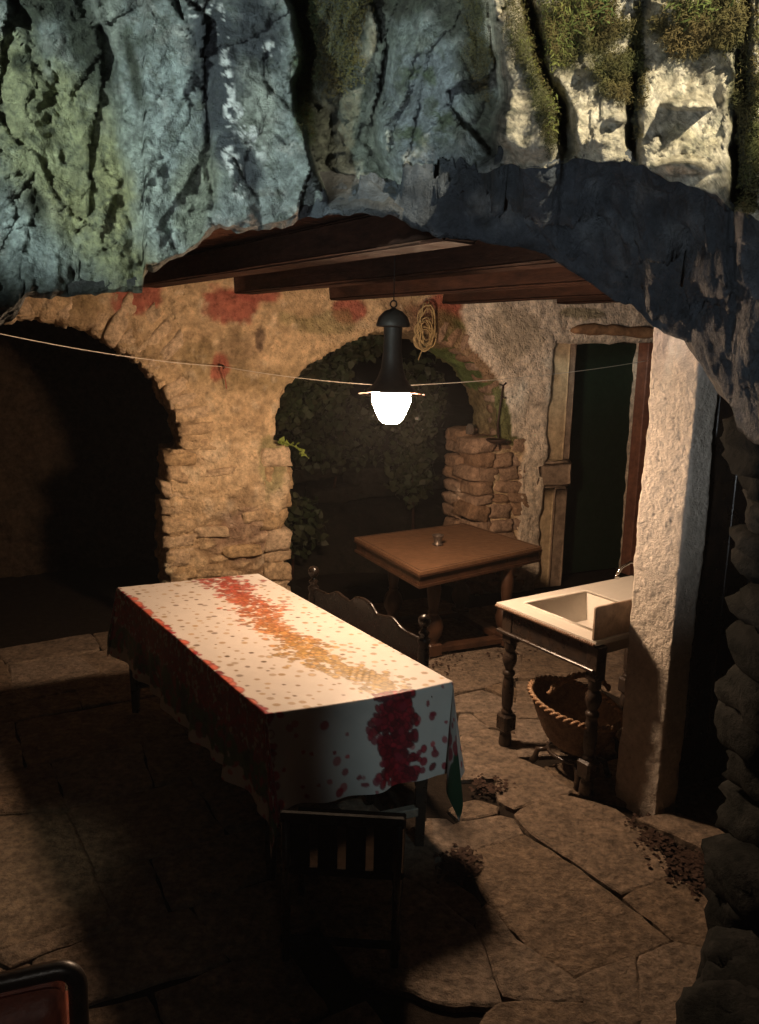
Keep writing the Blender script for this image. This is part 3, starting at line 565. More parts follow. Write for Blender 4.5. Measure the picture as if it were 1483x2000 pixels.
c = mx(c, (.035, .04, .048), area([(420, 90, 40, 100, -8), (425, 200, 30, 55, 0), (500, 50, 40, 70, -20), (450, 290, 24, 36, 0), (480, 335, 24, 44, -10)])*.7)
c = mx(c, (.66, .68, .66), np.clip(area([(430, 40, 10, 60, -8), (445, 180, 12, 70, -6), (480, 250, 16, 60, -30), (458, 330, 16, 46, -20), (530, 95, 18, 14, 0), (395, 20, 40, 12, -10), (468, 370, 14, 20, 0)], .3)*ss(.05, .3, F3+F2*.6), 0, 1)*.9)
colF = np.clip(c, .01, .8)
# underside, coloured darker than the face to imitate its shade
ts = (np.arange(1, NSF+1)/NSF)
PX2 = np.repeat(XS[:, None], NSF, 1); PY2 = lip[:, None]+(edge-lip)[:, None]*ts[None]
# keep the underside near level: interpolate the inverse depth-height plane
P0_, P1_ = yp(XS, lip, Dn[:, -1]), yp(XS, edge, Ye)
soff = P0_[:, None]*(1-ts[None, :, None])+P1_[:, None]*ts[None, :, None]
q = soff*np.array([2.2, 4.5, 3]); amp = np.sin(np.clip(ts, 0, 1)*PI)[None]**.6*ss(6, 60, (edge-lip))[:, None]
lfc = facet(q*1.5+fbm(soff*4, 3, 45)[..., None]*.3, 19); lay = worley(q+fbm(soff*3, 3, 5)[..., None]*.5, 9); 
dz = lfc*.22+(lay[2]-.5)*.08+lay[0]*.06+fbm(soff*6, 5, 7)*.06+ridged(soff*np.array([2.5, 9, 4]), 4, 3)*.055+ridged(soff*np.array([7, 16, 9]), 3, 13)*.03
soff[..., 2] += dz*amp; soff[..., 1] += fbm(soff*5, 3, 8)*.06*amp
g1 = fbm(soff*3, 5, 31, .6); g2 = fbm(soff*11, 4, 33, .6)
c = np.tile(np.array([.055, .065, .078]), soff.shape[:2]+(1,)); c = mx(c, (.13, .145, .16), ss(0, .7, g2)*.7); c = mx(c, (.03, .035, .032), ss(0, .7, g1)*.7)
c = mx(c, (.17, .17, .165), ss(.4, .9, g2+g1*.4)*.5); left2 = ss(620, 540, PX2); c = c*(1-left2[..., None])+colF[:, -1:, :]*.4*left2[..., None]  # left part darkened in colour to subdue the lantern-lit rim
c = c*(1-.3*ss(1000, 1350, PX2))[..., None]  # shade painted in: colour falls off towards the right
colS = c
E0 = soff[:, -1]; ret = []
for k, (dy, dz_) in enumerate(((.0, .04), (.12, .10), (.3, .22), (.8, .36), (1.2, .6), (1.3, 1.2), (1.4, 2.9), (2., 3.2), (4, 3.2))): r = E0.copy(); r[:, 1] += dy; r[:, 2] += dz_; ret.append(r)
ret = np.stack(ret, 1); colR = np.repeat(colS[:, -1:], NR, 1)*0+.06  # rear return coloured dark so the lantern draws no bright rim
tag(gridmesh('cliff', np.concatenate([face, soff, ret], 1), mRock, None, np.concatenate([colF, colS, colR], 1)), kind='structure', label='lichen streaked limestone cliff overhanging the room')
# moss and small plants on the ledges
def scatter(name, label, cat, areas, n, mat, size, shape, seed, push=-.02):
    r = np.random.RandomState(seed); wgt = 0
    for x, y, a, b, t in areas:
        ct, st_ = math.cos(math.radians(t)), math.sin(math.radians(t)); X = (PX-x)*ct+(PY-y)*st_; Y = -(PX-x)*st_+(PY-y)*ct
        wgt = np.maximum(wgt, ss(1.25, .5, np.hypot(X/a, Y/b)+F1*.4+F2*.35))
    wv = (wgt*(PY > -80)).reshape(-1); wv = wv/wv.sum(); idx = r.choice(len(wv), n, p=wv)
    P = face.reshape(-1, 3)[idx]+r.normal(size=(n, 3))*.006; P[:, 1] += push+r.uniform(-.02, .01, n)
    return tag(leaves(name, P, None, mat, size, seed=seed, shape=shape, up=.1), label, cat, None, 'stuff')
MA = [(1130, 50, 90, 75, 0), (1050, 170, 20, 120, -12), (1205, 150, 40, 50, 0), (1380, 50, 110, 60, 0), (1455, 230, 20, 190, 0), (1243, 120, 12, 150, 0), (1010, 40, 25, 80, -5), (930, 80, 25, 110, -8)]
scatter('moss', 'brown green moss covering the ledges of the lit cliff', 'moss', MA, 42000, mMoss, (.006, .018), 1, 5)
scatter('ledge_plants', 'bright green tufts growing in the moss at the top right', 'plants', [(1070, 60, 50, 70, 0), (1060, 130, 24, 50, 0), (1350, 30, 60, 30, 0), (1140, 20, 60, 40, 0), (1075, 220, 12, 50, 0)], 1700, mGrass, (.012, .034), 1, 6)
scatter('wet_moss', 'dark green moss in the crevice left of the dark cleft', 'moss', [(592, 190, 16, 90, -6), (600, 60, 18, 90, -4), (660, 60, 60, 120, 0)], 6000, mMoss, (.008, .018), 1, 7, -.012)

# ------------------------------------------------------------------ rubble wall at the right edge, dark partition added to fill the black gap right of the pillar
rub = empty('rubble_wall', 'dark dry stone wall at the right edge of the picture', 'wall', (1.9, 2.8, 0))
def boulder(c, h, parent, mat, sd, name='stone', n=3.6, jit=.11, rz=0.):
    bm = bmesh.new(); bmesh.ops.create_cube(bm, size=2); bmesh.ops.subdivide_edges(bm, edges=bm.edges[:], cuts=5, use_grid_fill=True)
    P = np.array([v.co[:] for v in bm.verts]); Fc = [tuple(v.index for v in f.verts) for f in bm.faces]; bm.free()
    P = P/((np.abs(P)**n).sum(1)**(1/n))[:, None]; P = P*(1+jit*vn(P*1.1+sd*3.7, 2)[:, None]+jit*1.3*vn(P*2.4+sd, 8)[:, None]+jit*.8*vn(P*5.1+sd, 6)[:, None])*(1+.22*facet(P*1.9+sd*3.1, 5)[:, None])*np.array(h)
    cz, sz = math.cos(rz), math.sin(rz); P = P @ np.array([[cz, sz, 0], [-sz, cz, 0], [0, 0, 1]])
    return mesh(name, P+np.array(c), Fc, mat, parent, True)
RW = [(1415, 1790), (1410, 1720), (1440, 1610), (1452, 1520), (1436, 1440), (1450, 1370), (1462, 1290), (1470, 1200), (1480, 1100), (1482, 1010), (1472, 930), (1452, 870)]
for k, (x, y) in enumerate(RW):
    Y = 2.95-.02*k if k > 1 else 2.75; p = yp(x, y, Y); hs = .17+.03*rs.rand()
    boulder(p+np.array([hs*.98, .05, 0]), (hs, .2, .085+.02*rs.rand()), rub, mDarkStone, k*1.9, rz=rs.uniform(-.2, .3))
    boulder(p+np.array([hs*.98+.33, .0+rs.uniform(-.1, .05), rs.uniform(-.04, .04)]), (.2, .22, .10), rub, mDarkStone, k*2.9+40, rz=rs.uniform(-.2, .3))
for k in range(44):
    z = .08+(k//4)*.17; x = 1.72+.3*(k % 4)+rs.uniform(-.05, .05)-.0*z; y = 2.42+rs.uniform(-.06, .06)-.35*(k % 4)
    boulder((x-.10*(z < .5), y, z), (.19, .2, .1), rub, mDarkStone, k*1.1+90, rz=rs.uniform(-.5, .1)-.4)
for k, (x, y) in enumerate(((1420, 1830), (1400, 1900), (1385, 1960), (1350, 2030), (1440, 1960), (1470, 1880), (1440, 2050))):
    p = gp(x, y, .1); boulder(p+np.array([.11, -.02, 0]), (.15, .15, .14), rub, mDarkStone, k*3.3+7, rz=rs.uniform(-.5, .5))
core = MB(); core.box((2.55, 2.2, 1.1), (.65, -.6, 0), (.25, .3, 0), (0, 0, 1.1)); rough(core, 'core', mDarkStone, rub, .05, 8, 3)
part = empty('gap_fill_partition', 'added black plank partition filling the dark gap right of the white pillar', 'partition', (2.2, 4.0, 0))
for k in range(9):
    o1 = np.array([1.49, 3.93, 1.35])+WD*(.09+.17*k)+WN*.03; MB().bbox(o1, WD*.083, WN*.015, (0, 0, 1.4), .004).build('plank', mBlack, part)
# ------------------------------------------------------------------ white pillar
Pn = np.array([1.404, 3.688, 0]); Pf = Pn-LD*.262
pl = MB(); pu = LD*.131; pw = WD*.068; pc = (Pn+Pf)/2+pw
pl.bbox(pc+np.array([0, 0, 1.3]), pu, pw, (0, 0, 1.4), .006)
bm = bmesh.new(); vs = [bm.verts.new(v) for v in pl.V]; [bm.faces.new([vs[i] for i in f]) for f in pl.F]
bmesh.ops.recalc_face_normals(bm, faces=bm.faces[:])
me = bpy.data.meshes.new('t'); bm.to_mesh(me); bm.free(); to = bpy.data.objects.new('t', me); COL.objects.link(to); md = to.modifiers.new('r', 'REMESH'); md.mode = 'VOXEL'; md.voxel_size = .0085
me = bpy.data.meshes.new_from_object(to.evaluated_get(bpy.context.evaluated_depsgraph_get())); bpy.data.objects.remove(to)
n_ = len(me.vertices); V = np.zeros(n_*3, np.float32); me.vertices.foreach_get('co', V); V = V.reshape(-1, 3).astype(float); Q = np.zeros(n_*3, np.float32); me.vertex_normals.foreach_get('vector', Q); Q = Q.reshape(-1, 3)
pit = worley(V*np.array([38, 38, 30]), 3); msk = ss(.0, .5, fbm(V*3, 3, 2)+.25)
dd = fbm(V*3, 3, 1)*.010+fbm(V*22, 4, 6)*.0045-ss(.30, .12, pit[0])*(pit[2] > .62)*.008*msk
V = V+Q*dd[:, None]; me.vertices.foreach_set('co', V.astype(np.float32).reshape(-1))
c = np.tile(np.array([.60, .53, .45]), (n_, 1)); c = mixc(c, (.46, .40, .33), ss(0, .8, fbm(V*4, 4, 3))*.6); c = mixc(c, (.27, .23, .19), ss(.30, .12, pit[0])*(pit[2] > .62)*.7*msk)
c = mixc(c, (.30, .22, .17), ss(.7, .05, V[:, 2]+fbm(V*5, 3, 5)*.3)*.3); c = mixc(c, (.48, .42, .42), ss(2.1, 2.4, V[:, 2])*.6)
setcol(me, c); mPil = M('rough_white_render_wall', attr=True, rough=.95, spec=.1, amix=.22, scale=9, bump=1., bscale=45, bdist=.022)
pil = link('pillar', me, mPil, None, True); tag(pil, 'rough white rendered pillar between the sink and the dark partition', 'pillar')

# ------------------------------------------------------------------ long table, its cloth
TZ = .80
TA, TB, TC, TD = [np.array([*p, 0.]) for p in ((-1.585, 4.80), (-.784, 5.18), (.345, 3.487), (-.445, 3.11))]
UD = (TB-TA+TC-TD); UD /= np.linalg.norm(UD); VD = (TD-TA+TC-TB); VD /= np.linalg.norm(VD); TW, TLn = .881, 2.035
tab = empty('long_table', 'long dark wooden dining table hidden under the printed cloth', 'table', tuple((TA+TC)/2))
MB().plate([TA+[0, 0, TZ-.04]+(UD+VD)*.01, TD+[0, 0, TZ-.04]+(UD-VD)*.01, TC+[0, 0, TZ-.04]+(-UD-VD)*.01, TB+[0, 0, TZ-.04]+(-UD+VD)*.01], (0, 0, .034)).build('tabletop', mWood, tab)
legs = [TD+UD*.045+VD*-.05, TC-UD*.13-VD*.01, TA+UD*.06+VD*.07, TB-UD*.07+VD*.07]
for p in legs:
    m_ = MB(); top, bot = .032, .019
    m_.add([p+np.array([i*r, j*r, z]) for z, r in ((.005, bot), (.62, top), (.76, top)) for i, j in ((-1, -1), (1, -1), (1, 1), (-1, 1))], [(3, 2, 1, 0), (8, 9, 10, 11)]+[(a*4+i, a*4+(i+1) % 4, a*4+4+(i+1) % 4, a*4+4+i) for a in (0, 1) for i in range(4)])
    m_.build('leg', mBlack, tab)
mRail = M('worn_grey_rail', (.20, .17, .13), rough=.6, spec=.3, c2=(.12, .10, .08), scale=9, bump=.3)
def bar(a, b, z, hw, hh, name, mat, parent):
    a = np.array(a); b = np.array(b); d = (b-a)/2; n = np.cross(d, [0, 0, 1.]); n = n/np.linalg.norm(n)*hw; return MB().bbox((a+b)/2+np.array([0, 0, z]), d, n, (0, 0, hh), .004).build(name, mat, parent)
bar(legs[0]+UD*.02, legs[1]-UD*.02, .185, .02, .022, 'end_stretcher', mRail, tab)
bar((legs[0]+legs[1])/2, (legs[2]+legs[3])/2, .18, .02, .025, 'long_stretcher', mBlack, tab); bar(legs[2], legs[3], .185, .02, .022, 'end_stretcher', mBlack, tab)
bar(legs[0], legs[1], .68, .012, .05, 'apron', mWood, tab); bar(legs[0], legs[2], .68, .012, .05, 'apron', mWood, tab); bar(legs[1], legs[3], .68, .012, .05, 'apron', mWood, tab)
OL, OR, OF, ON = .43, .42, .26, .395
us = np.arange(-OL, TW+OR+.001, .0052); vsx = np.arange(-OF, TLn+ON+.001, .0052)
U, Vv = np.meshgrid(us, vsx, indexing='ij')
uc, vc = np.clip(U, 0, TW), np.clip(Vv, 0, TLn); a, b = uc/TW, vc/TLn
bulge = .030*np.sin(a*PI)*ss(.6, 1, b)
base = ((1-a)*(1-b))[..., None]*TA+(a*(1-b))[..., None]*TB+(a*b)[..., None]*TC+((1-a)*b)[..., None]*TD+bulge[..., None]*VD
du, dv = U-uc, Vv-vc; hyp = (np.abs(du)**2.8+np.abs(dv)**2.8)**(1/2.8); ph = np.arctan2(np.abs(dv), np.abs(du)+1e-9); corner = (np.abs(du) > 1e-6)*(np.abs(dv) > 1e-6)
h2 = np.hypot(du, dv)+1e-9; dirv = (du/h2)[..., None]*UD+(dv/h2)[..., None]*VD
along = uc+vc*1.0+ph*.1
fold = .6*np.sin(along*11+2)*.03+np.sin(along*15+fbm(np.stack([along*3, U*0, V[0, 0]+U*0], -1), 2, 4)*2.5)*.045+np.sin(along*29+1)*.03
side_r = (du > 1e-6)&(Vv < TLn)
flare = .05+corner*(.10*np.sin(2*ph)**1.2-.03*np.sin(ph*4))+fold*np.clip(hyp/.4, 0, 1)
flare = np.where(side_r & ~corner, flare*.35, flare)
round_ = .010*(1-np.exp(-hyp/.010))
hor = round_+flare*np.maximum(hyp-.01, 0)
hor = hor+.035*np.sin(ph*8+1)*corner*hyp
vert = np.maximum(hyp-round_*.6, 0)*np.sqrt(np.clip(1-flare**2, .3, 1))
nearw = (dv > 1e-6)*(hyp > .01)
push = nearw*np.maximum(dv-.01, 0)*.16+(corner & (dv > 0) & (du > 0))*hyp*np.sin(2*ph)*.30+(corner & (dv > 0) & (du < 0))*hyp*np.sin(2*ph)*.16
P = base+dirv*hor[..., None]+VD*push[..., None]-UD*((corner & (dv > 0) & (du > 0))*hyp*np.sin(2*ph)*.45)[..., None]; P[..., 2] = TZ-vert+.003*fbm(np.stack([U*3, Vv*3, U*0], -1), 3, 2)*(hyp < 1e-6)-.0*U
# pulled creases near the lower right corner
cr = np.zeros_like(U)
for k in range(7): cr += .0035*np.exp(-(((U-.46-.05*k)*.8+(Vv-1.86+.02*k)*.6)/.010)**2)*np.exp(-(((Vv-1.85)*.8-(U-.62)*.6)/.09)**2)
P[..., 2] += cr*(hyp < 1e-6)
colr = np.tile(np.array([.44, .395, .355]), U.shape+(1,))
def ell(u, v, ru, rv, ang, col, k=.85, rim=None):
    R = max(ru, rv)+.006; i0, i1 = np.searchsorted(us, [u-R, u+R]); j0, j1 = np.searchsorted(vsx, [v-R, v+R])
    if i0 >= i1 or j0 >= j1: return
    X, Y = U[i0:i1, j0:j1]-u, Vv[i0:i1, j0:j1]-v; ct, st_ = math.cos(ang), math.sin(ang); r = np.hypot((X*ct+Y*st_)/ru, (-X*st_+Y*ct)/rv)
    m_ = ss(1.15, .85, r)*k; sub = colr[i0:i1, j0:j1]; cc = np.array(col)
    if rim is not None: cc = cc[None, None]*(1-ss(.55, .95, r)[..., None])+np.array(rim)[None, None]*ss(.55, .95, r)[..., None]
    colr[i0:i1, j0:j1] = sub*(1-m_[..., None])+cc*m_[..., None]
R_ = random.Random(5)
for i in range(int((TW+.7)/.062)):
    for j in range(int(2.8/.062)):
        u = -OL+i*.062+R_.uniform(-.022, .022); v = -OF+j*.062+R_.uniform(-.022, .022)
        top = 0 < u < TW and v < TLn
        if R_.random() < (.14 if top else .5): continue
        r = R_.choice([.006, .007, .009, .011, .014]); g = R_.uniform(.7, 1.3)
        col = (.24*g, .155*g, .07*g) if top else (.30*g, .02, .03)
        if R_.random() < .25 and top: col = (.10, .06, .03)
        ell(u, v, r*(1.5 if not top else 1.15), r*(1.1 if top else 1.3), R_.uniform(0, 3), col, R_.uniform(.6, .98))
def grad(t, st): 
    t = min(max(t, 0), 1)*(len(st)-1); i = min(int(t), len(st)-2); f = t-i; return [st[i][m]*(1-f)+st[i+1][m]*f for m in range(3)]
Gd = [(.27, .045, .035), (.31, .06, .035), (.34, .10, .04), (.33, .13, .045), (.33, .18, .05), (.32, .20, .06), (.31, .205, .065)]
for k in range(1900):
    v = R_.uniform(-.22, TLn-.03); cen = .545+.055*math.sin(v*3.1+.6)+.02*math.sin(v*11); wd = .058+.016*math.sin(v*9+1); u = R_.gauss(cen, wd)
    r = R_.uniform(.007, .020); c_ = grad(v/TLn+R_.uniform(-.08, .08), Gd); g = R_.uniform(.6, 1.35)
    ell(u, v, r*R_.uniform(.8, 1.25), r, R_.uniform(0, 3), [q*g for q in c_], R_.uniform(.6, .95), [q*g*.4 for q in c_] if R_.random() < .85 else None)
for k in range(380):
    v = R_.uniform(TLn-.02, TLn+ON); u = R_.gauss(.57-.02*(v-TLn)/.4, .05); g = R_.uniform(.35, 1.3); ell(u, v, R_.uniform(.010, .026), R_.uniform(.010, .024), R_.uniform(0, 3), (.22*g, .010*g, .018*g), .93, (.09*g, .004, .008))
for k in range(22): ell(R_.uniform(.36, .84), R_.uniform(TLn+.03, TLn+.36), R_.uniform(.009, .02), R_.uniform(.012, .022), R_.uniform(0, 3), (.18, .014, .025), .9)
for k in range(2300):
    v = R_.uniform(-.3, TLn+ON); u = R_.gauss(-.12, .06) if R_.random() < .75 else R_.uniform(-.25, .015); g = R_.uniform(.5, 1.2)
    if u > .02: continue
    ell(u, v, R_.uniform(.009, .022), R_.uniform(.009, .024), R_.uniform(0, 3), (.30*g, .02*g, .028*g) if R_.random() < .86 else (.42, .36, .30), .9, (.14*g, .01, .015))
for k in range(26): v = R_.uniform(.25, TLn); ell(R_.uniform(-.02, .02), v, .022, .036, R_.uniform(-.3, .3), (.45, .10, .06), .9, (.22, .03, .02))
for k in range(800):
    v = R_.uniform(-.3, TLn+ON); u = R_.uniform(-.36, -.22); g = R_.uniform(.4, 1.2); ell(u, v, R_.uniform(.012, .04), R_.uniform(.012, .04), R_.uniform(0, 3), (.05*g, .10*g, .03*g) if R_.random() < .7 else (.25*g, .03, .03), .9)
for k in range(60): ell(TW+R_.uniform(.22, .40), TLn+R_.uniform(.24, ON), .04, .04, 0, (.02, .06, .03), .85)
for k in range(160): ell(R_.uniform(TW+.20, TW+OR), R_.uniform(-.2, TLn+.2), .03, .03, 0, (.26, .02, .03), .9)
cl = gridmesh('tablecloth', P, mCloth, None, colr); tag(cl, 'white cloth printed with red and gold petals on the long table', 'tablecloth')

# ------------------------------------------------------------------ low chair standing in the dark in front of the table
mRailD = M('worn_dark_rail', (.03, .03, .03), rough=.95, spec=.05, c2=(.012, .012, .012), scale=9, bump=.3)
mDull = M('dull_black_wood', (.014, .011, .009), rough=1., spec=.0, bump=.3)
lc = empty('low_chair', 'low dark chair with worn grey top rail at the near end of the long table', 'chair', (-.1, 2.9, 0))
ra, rb = gp(548, 1592, .60), gp(790, 1606, .60); ra[2] = rb[2] = 0; rd = (rb-ra)/np.linalg.norm(rb-ra); rn = np.array([-rd[1], rd[0], 0])
bar(ra, rb, .596, .012, .020, 'top_rail', mRailD, lc); [MB().bbox(ra*(1-t)+rb*t+Z0(.475)+rn*.004, rd*.036, rn*.006, (0, 0, .10), .001).build('slat', mDull, lc) for t in (.16, .385, .615, .84)]; bar(ra, rb, .385, .010, .014, 'lower_rail', mDull, lc)
MB().bbox((ra+rb)/2+rn*.21+Z0(.37), (rb-ra)/2, rn*.20, (0, 0, .018), .006).build('seat', M('dull_brown_seat', (.016, .011, .008), rough=1., spec=.0, bump=.3), lc)
for p in (ra+rd*.02, rb-rd*.02): MB().tube([p, p+Z0(.59)], [.016, .018], 8).build('leg', mBlack, lc, True); MB().tube([p+rn*.38, p+rn*.38+Z0(.36)], [.014, .018], 8).build('leg', mBlack, lc, True)
bar(ra, rb, .09, .010, .014, 'stretcher', mRailD, lc); bar(ra+rn*.38, rb+rn*.38, .12, .010, .014, 'stretcher', mBlack, lc)
# ------------------------------------------------------------------ carved settle behind the long table
b0, b1_ = np.array([-.395, 4.86, 0]), np.array([.243, 3.98, 0]); bd = (b1_-b0)/np.linalg.norm(b1_-b0); bn = np.array([bd[1], -bd[0], 0]); bn = bn if bn[0] < 0 else -bn; BL = np.linalg.norm(b1_-b0)
mEb = M('glossy_black_wood', (.006, .004, .003), rough=.3, spec=.3, c2=(.010, .006, .004), scale=12, bump=.1, bscale=40)
ben = empty('settle', 'dark carved wooden settle with ball finials pushed against the long table', 'settle', tuple((b0+b1_)/2))
for p in (b0, b1_):
    m_ = MB(); m_.lathe(p, [(0, 0), (.022, 0), (.026, .03), (.03, .3), (.03, .76), (.024, .78), (.034, .80), (.034, .815), (.018, .83), (.03, .85), (.014, .868), (.012, .875)], 16).build('post', mEb, ben, True)
    MB().lathe(p+np.array([0, 0, .875]), [(.0, -.004), (.012, .0), (.024, .010), (.032, .025), (.034, .04), (.030, .055), (.02, .066), (.006, .072), (0, .073)], 20).build('finial', mEb, ben, True)
tt = np.linspace(0, 1, 61); hz = .80+.075*np.exp(-((tt-.5)/.16)**2)+.035*np.exp(-((tt-.25)/.06)**2)+.035*np.exp(-((tt-.75)/.06)**2)-.02*np.exp(-((tt-.38)/.03)**2)-.02*np.exp(-((tt-.62)/.03)**2)
lowz = .66+0*tt; cp = [b0+bd*BL*t+np.array([0, 0, h]) for t, h in zip(tt, hz)]+[b0+bd*BL*t+np.array([0, 0, .62]) for t in tt[::-1]]
MB().plate([p-bn*.012 for p in cp], bn*.024).build('crest_rail', mEb, ben)
MB().tube([b0+bd*BL*t+np.array([0, 0, h+.004]) for t, h in zip(tt, hz)], .012, 8).build('crest_moulding', mEb, ben, True)
bar(b0, b1_, .44, .015, .03, 'back_rail', mEb, ben)
for k in range(9): MB().tube([b0+bd*BL*(k+1)/10+np.array([0, 0, z]) for z in (.46, .54, .63)], [.009, .014, .009], 8).build('spindle', mEb, ben, True)
MB().bbox((b0+b1_)/2+bn*.17+np.array([0, 0, .35]), bd*(BL/2), bn*.17, (0, 0, .018), .006).build('seat', mWood, ben)
for p in (b0+bn*.32, b1_+bn*.32): MB().tube([p, p+np.array([0, 0, .33])], .022, 10).build('leg', mEb, ben, True)

# ------------------------------------------------------------------ small square table by the arch, with a cup
sL, sF, sR = [np.array([*p, 0.]) for p in ((-.195, 6.45), (.288, 5.44), (1.285, 6.27))]; sB = sL+sR-sF-(-(sL-sF)*.10-(sR-sF)*.10)*-1
st_ = empty('square_table', 'old brown square table with turned legs by the middle arch', 'table', tuple((sL+sR)/2))
Z = lambda z: np.array([0, 0, z])
cen = (sL+sF+sR+sB)/4; q = lambda p, k: cen+(p-cen)*k
MB().plate([q(p, 1)+Z(.738) for p in (sL, sF, sR, sB)], (0, 0, .022)).build('tabletop', mTop, st_)
rim = MB()
for a_, b_ in ((sL, sF), (sF, sR), (sR, sB), (sB, sL)):
    rim.tube([q(a_, .955)+Z(.7605), q(b_, .955)+Z(.7605)], .0022, 4)
rim.build('inlay_line', mBlack, st_)
for k_, z0, z1 in ((1.008, .722, .737), (.975, .66, .722), (1.0, .640, .659)):
    MB().plate([q(p, k_)+Z(z0) for p in (sL, sF, sR, sB)], (0, 0, z1-z0)).build('moulding', mWood, st_)
lp = [np.array([*p, 0.]) for p in ((.42, 5.84), (1.0, 6.10), (.13, 6.44), (.71, 6.70))]
prof = smoothstep_profile([(a_*1.3, b_) for a_, b_ in [(.03, .10), (.034, .13), (.052, .17), (.062, .23), (.050, .29), (.026, .33), (.034, .345), (.026, .36), (.034, .42), (.042, .52), (.034, .60), (.04, .64)]], 2)
for p in lp:
    lg = MB().lathe(p, prof, 18).build('leg', mWood, st_, True)
    MB().bbox(p+Z(.055), UD*.055, VD*.055, (0, 0, .05), .01).build('foot', mWood, lg)
for i, j in ((0, 1), (0, 2), (1, 3), (2, 3)): bar(lp[i], lp[j], .055, .045, .022, 'base_rail', mWood, st_)
cup = MB().lathe(gp(855, 1064, .762)-Z(0), [(0, 0), (.042, 0), (.045, .008), (.030, .02), (.034, .05), (.046, .075), (.048, .08), (.043, .08), (.030, .05), (.0, .022)], 24).build('cup', mCup, None, True); tag(cup, 'small squat pewter cup on the square table', 'cup')

# ------------------------------------------------------------------ sink on a carved table
KA = np.array([.682, 4.485, 0]); KL = .74; KD = np.array([.553, -.833, 0]); KW = np.array([.833, .553, 0]); KB = 1.15
snk = empty('sink_table', 'cream sink set in a dark carved table with turned legs beside the pillar', 'sink', tuple(KA+KD*.37+KW*.5))
def kb(a0, a1, b0, b1, z0, z1, bev=.004): return MB().bbox(KA+KD*(a0+a1)/2+KW*(b0+b1)/2+Z((z0+z1)/2), KD*(a1-a0)/2, KW*(b1-b0)/2, (0, 0, (z1-z0)/2), bev)
def kp(a, b, z): return KA+KD*a+KW*b+Z(z)
H = (.10, .66, .11, .62); zt = .86
tp = MB(); o = [(0, 0), (KL, 0), (KL, KB), (0, KB)]; h_ = [(H[0], H[2]), (H[1], H[2]), (H[1], H[3]), (H[0], H[3])]
Vq = [kp(*p, zt) for p in o]+[kp(*p, zt) for p in h_]+[kp(*p, zt-.022) for p in o]
tp.add(Vq, [(0, 1, 5, 4), (1, 2, 6, 5), (2, 3, 7, 6), (3, 0, 4, 7)]+[(i, 8+i, 8+(i+1) % 4, (i+1) % 4) for i in range(4)]).build('sink_top', mSink, snk)
bs = MB(); i_ = [(H[0]+.07, H[2]+.05), (H[1]-.05, H[2]+.05), (H[1]-.05, H[3]-.05), (H[0]+.07, H[3]-.05)]
bs.add([kp(*p, zt) for p in h_]+[kp(*p, zt-.15) for p in i_], [(i, (i+1) % 4, 4+(i+1) % 4, 4+i) for i in range(4)]+[(4, 5, 6, 7)]).build('basin', mSink, snk)
MB().tube([kp(*p, zt+.003) for p in h_+h_[:1]], .009, 8).build('basin_rim', mSink, snk, True)
ed = MB()
for k in range(52):
    c_ = kp((k+.5)/52*KL, -.006, .840); ed.tube([c_-KD*.0055, c_-KD*.002+Z(.003), c_+KD*.0055], [.006, .011, .006], 6)
for k in range(70): c_ = kp(-.006, (k+.5)/70*KB, .840); ed.tube([c_-KW*.0055, c_, c_+KW*.0055], [.006, .010, .006], 6)
ed.build('carved_edging', mEdge, snk, True)
kb(.03, KL-.02, .02, .045, .709, .828).build('apron', mBlack, snk); kb(.03, .055, .045, KB, .709, .828).build('apron', mBlack, snk)
kb(.005, KL-.005, .0, .03, .690, .708, .008).build('lower_moulding', mBlack, snk)
pr = [(.0, 0), (.036, 0), (.040, .02), (.036, .07), (.030, .085), (.036, .10)]; pr2 = [(.030, .20), (.036, .215), (.026, .23), (.033, .26), (.036, .33), (.033, .40), (.026, .43), (.036, .445), (.036, .46), (.022, .475), (.034, .50), (.043, .53), (.040, .56), (.026, .585), (.034, .60), (.034, .64)]
for a_, b_ in ((.08, .05), (KL-.03, .05), (.08, KB-.05), (KL-.03, KB-.05)):
    p = kp(a_, b_, 0); lg = MB().lathe(p, smoothstep_profile(pr, 2), 16).lathe(p, smoothstep_profile(pr2, 2), 16).build('leg', mBlack, snk, True)
    MB().bbox(p+Z(.15), KD*.045, KW*.045, (0, 0, .052), .012).build('leg_block', mBlack, lg)
    MB().bbox(p+Z(.733), KD*.036, KW*.036, (0, 0, .093), .004).build('leg_top', mBlack, lg)
sb = kb(KL-.03, KL-.012, .0, .5, zt+.002, zt+.175, .004).build('splash_board', M('grey_brown_board', (.33, .24, .17), rough=.5, c2=(.2, .14, .1), scale=6), snk)
fa = empty('tap', 'curved chrome tap rising at the back of the cream sink', 'tap', tuple(kp(.35, .82, zt)))
c_ = yp(1232, 1098, 4.72); e_ = yp(1206, 1124, 4.70); bs_ = np.array([c_[0]+.13, c_[1]+.06, zt])
MB().tube([bs_, bs_+Z(.14), bs_+Z(.19)+np.array([-.02, -.01, 0]), (bs_+c_)/2+Z(.085), c_+np.array([.0, 0, .0]), (c_+e_)/2+np.array([-.012, 0, .012]), e_+Z(.012), e_], .009, 10).build('spout', mChrome, fa, True)
MB().lathe(e_-Z(.02), [(0, 0), (.013, 0), (.014, .02), (.009, .026)], 12).build('nozzle', mChrome, fa, True)
MB().lathe((bs_[0], bs_[1], zt), [(.0, .0), (.028, .0), (.028, .012), (.012, .02), (.012, .05)], 16).build('tap_base', mChrome, fa, True)
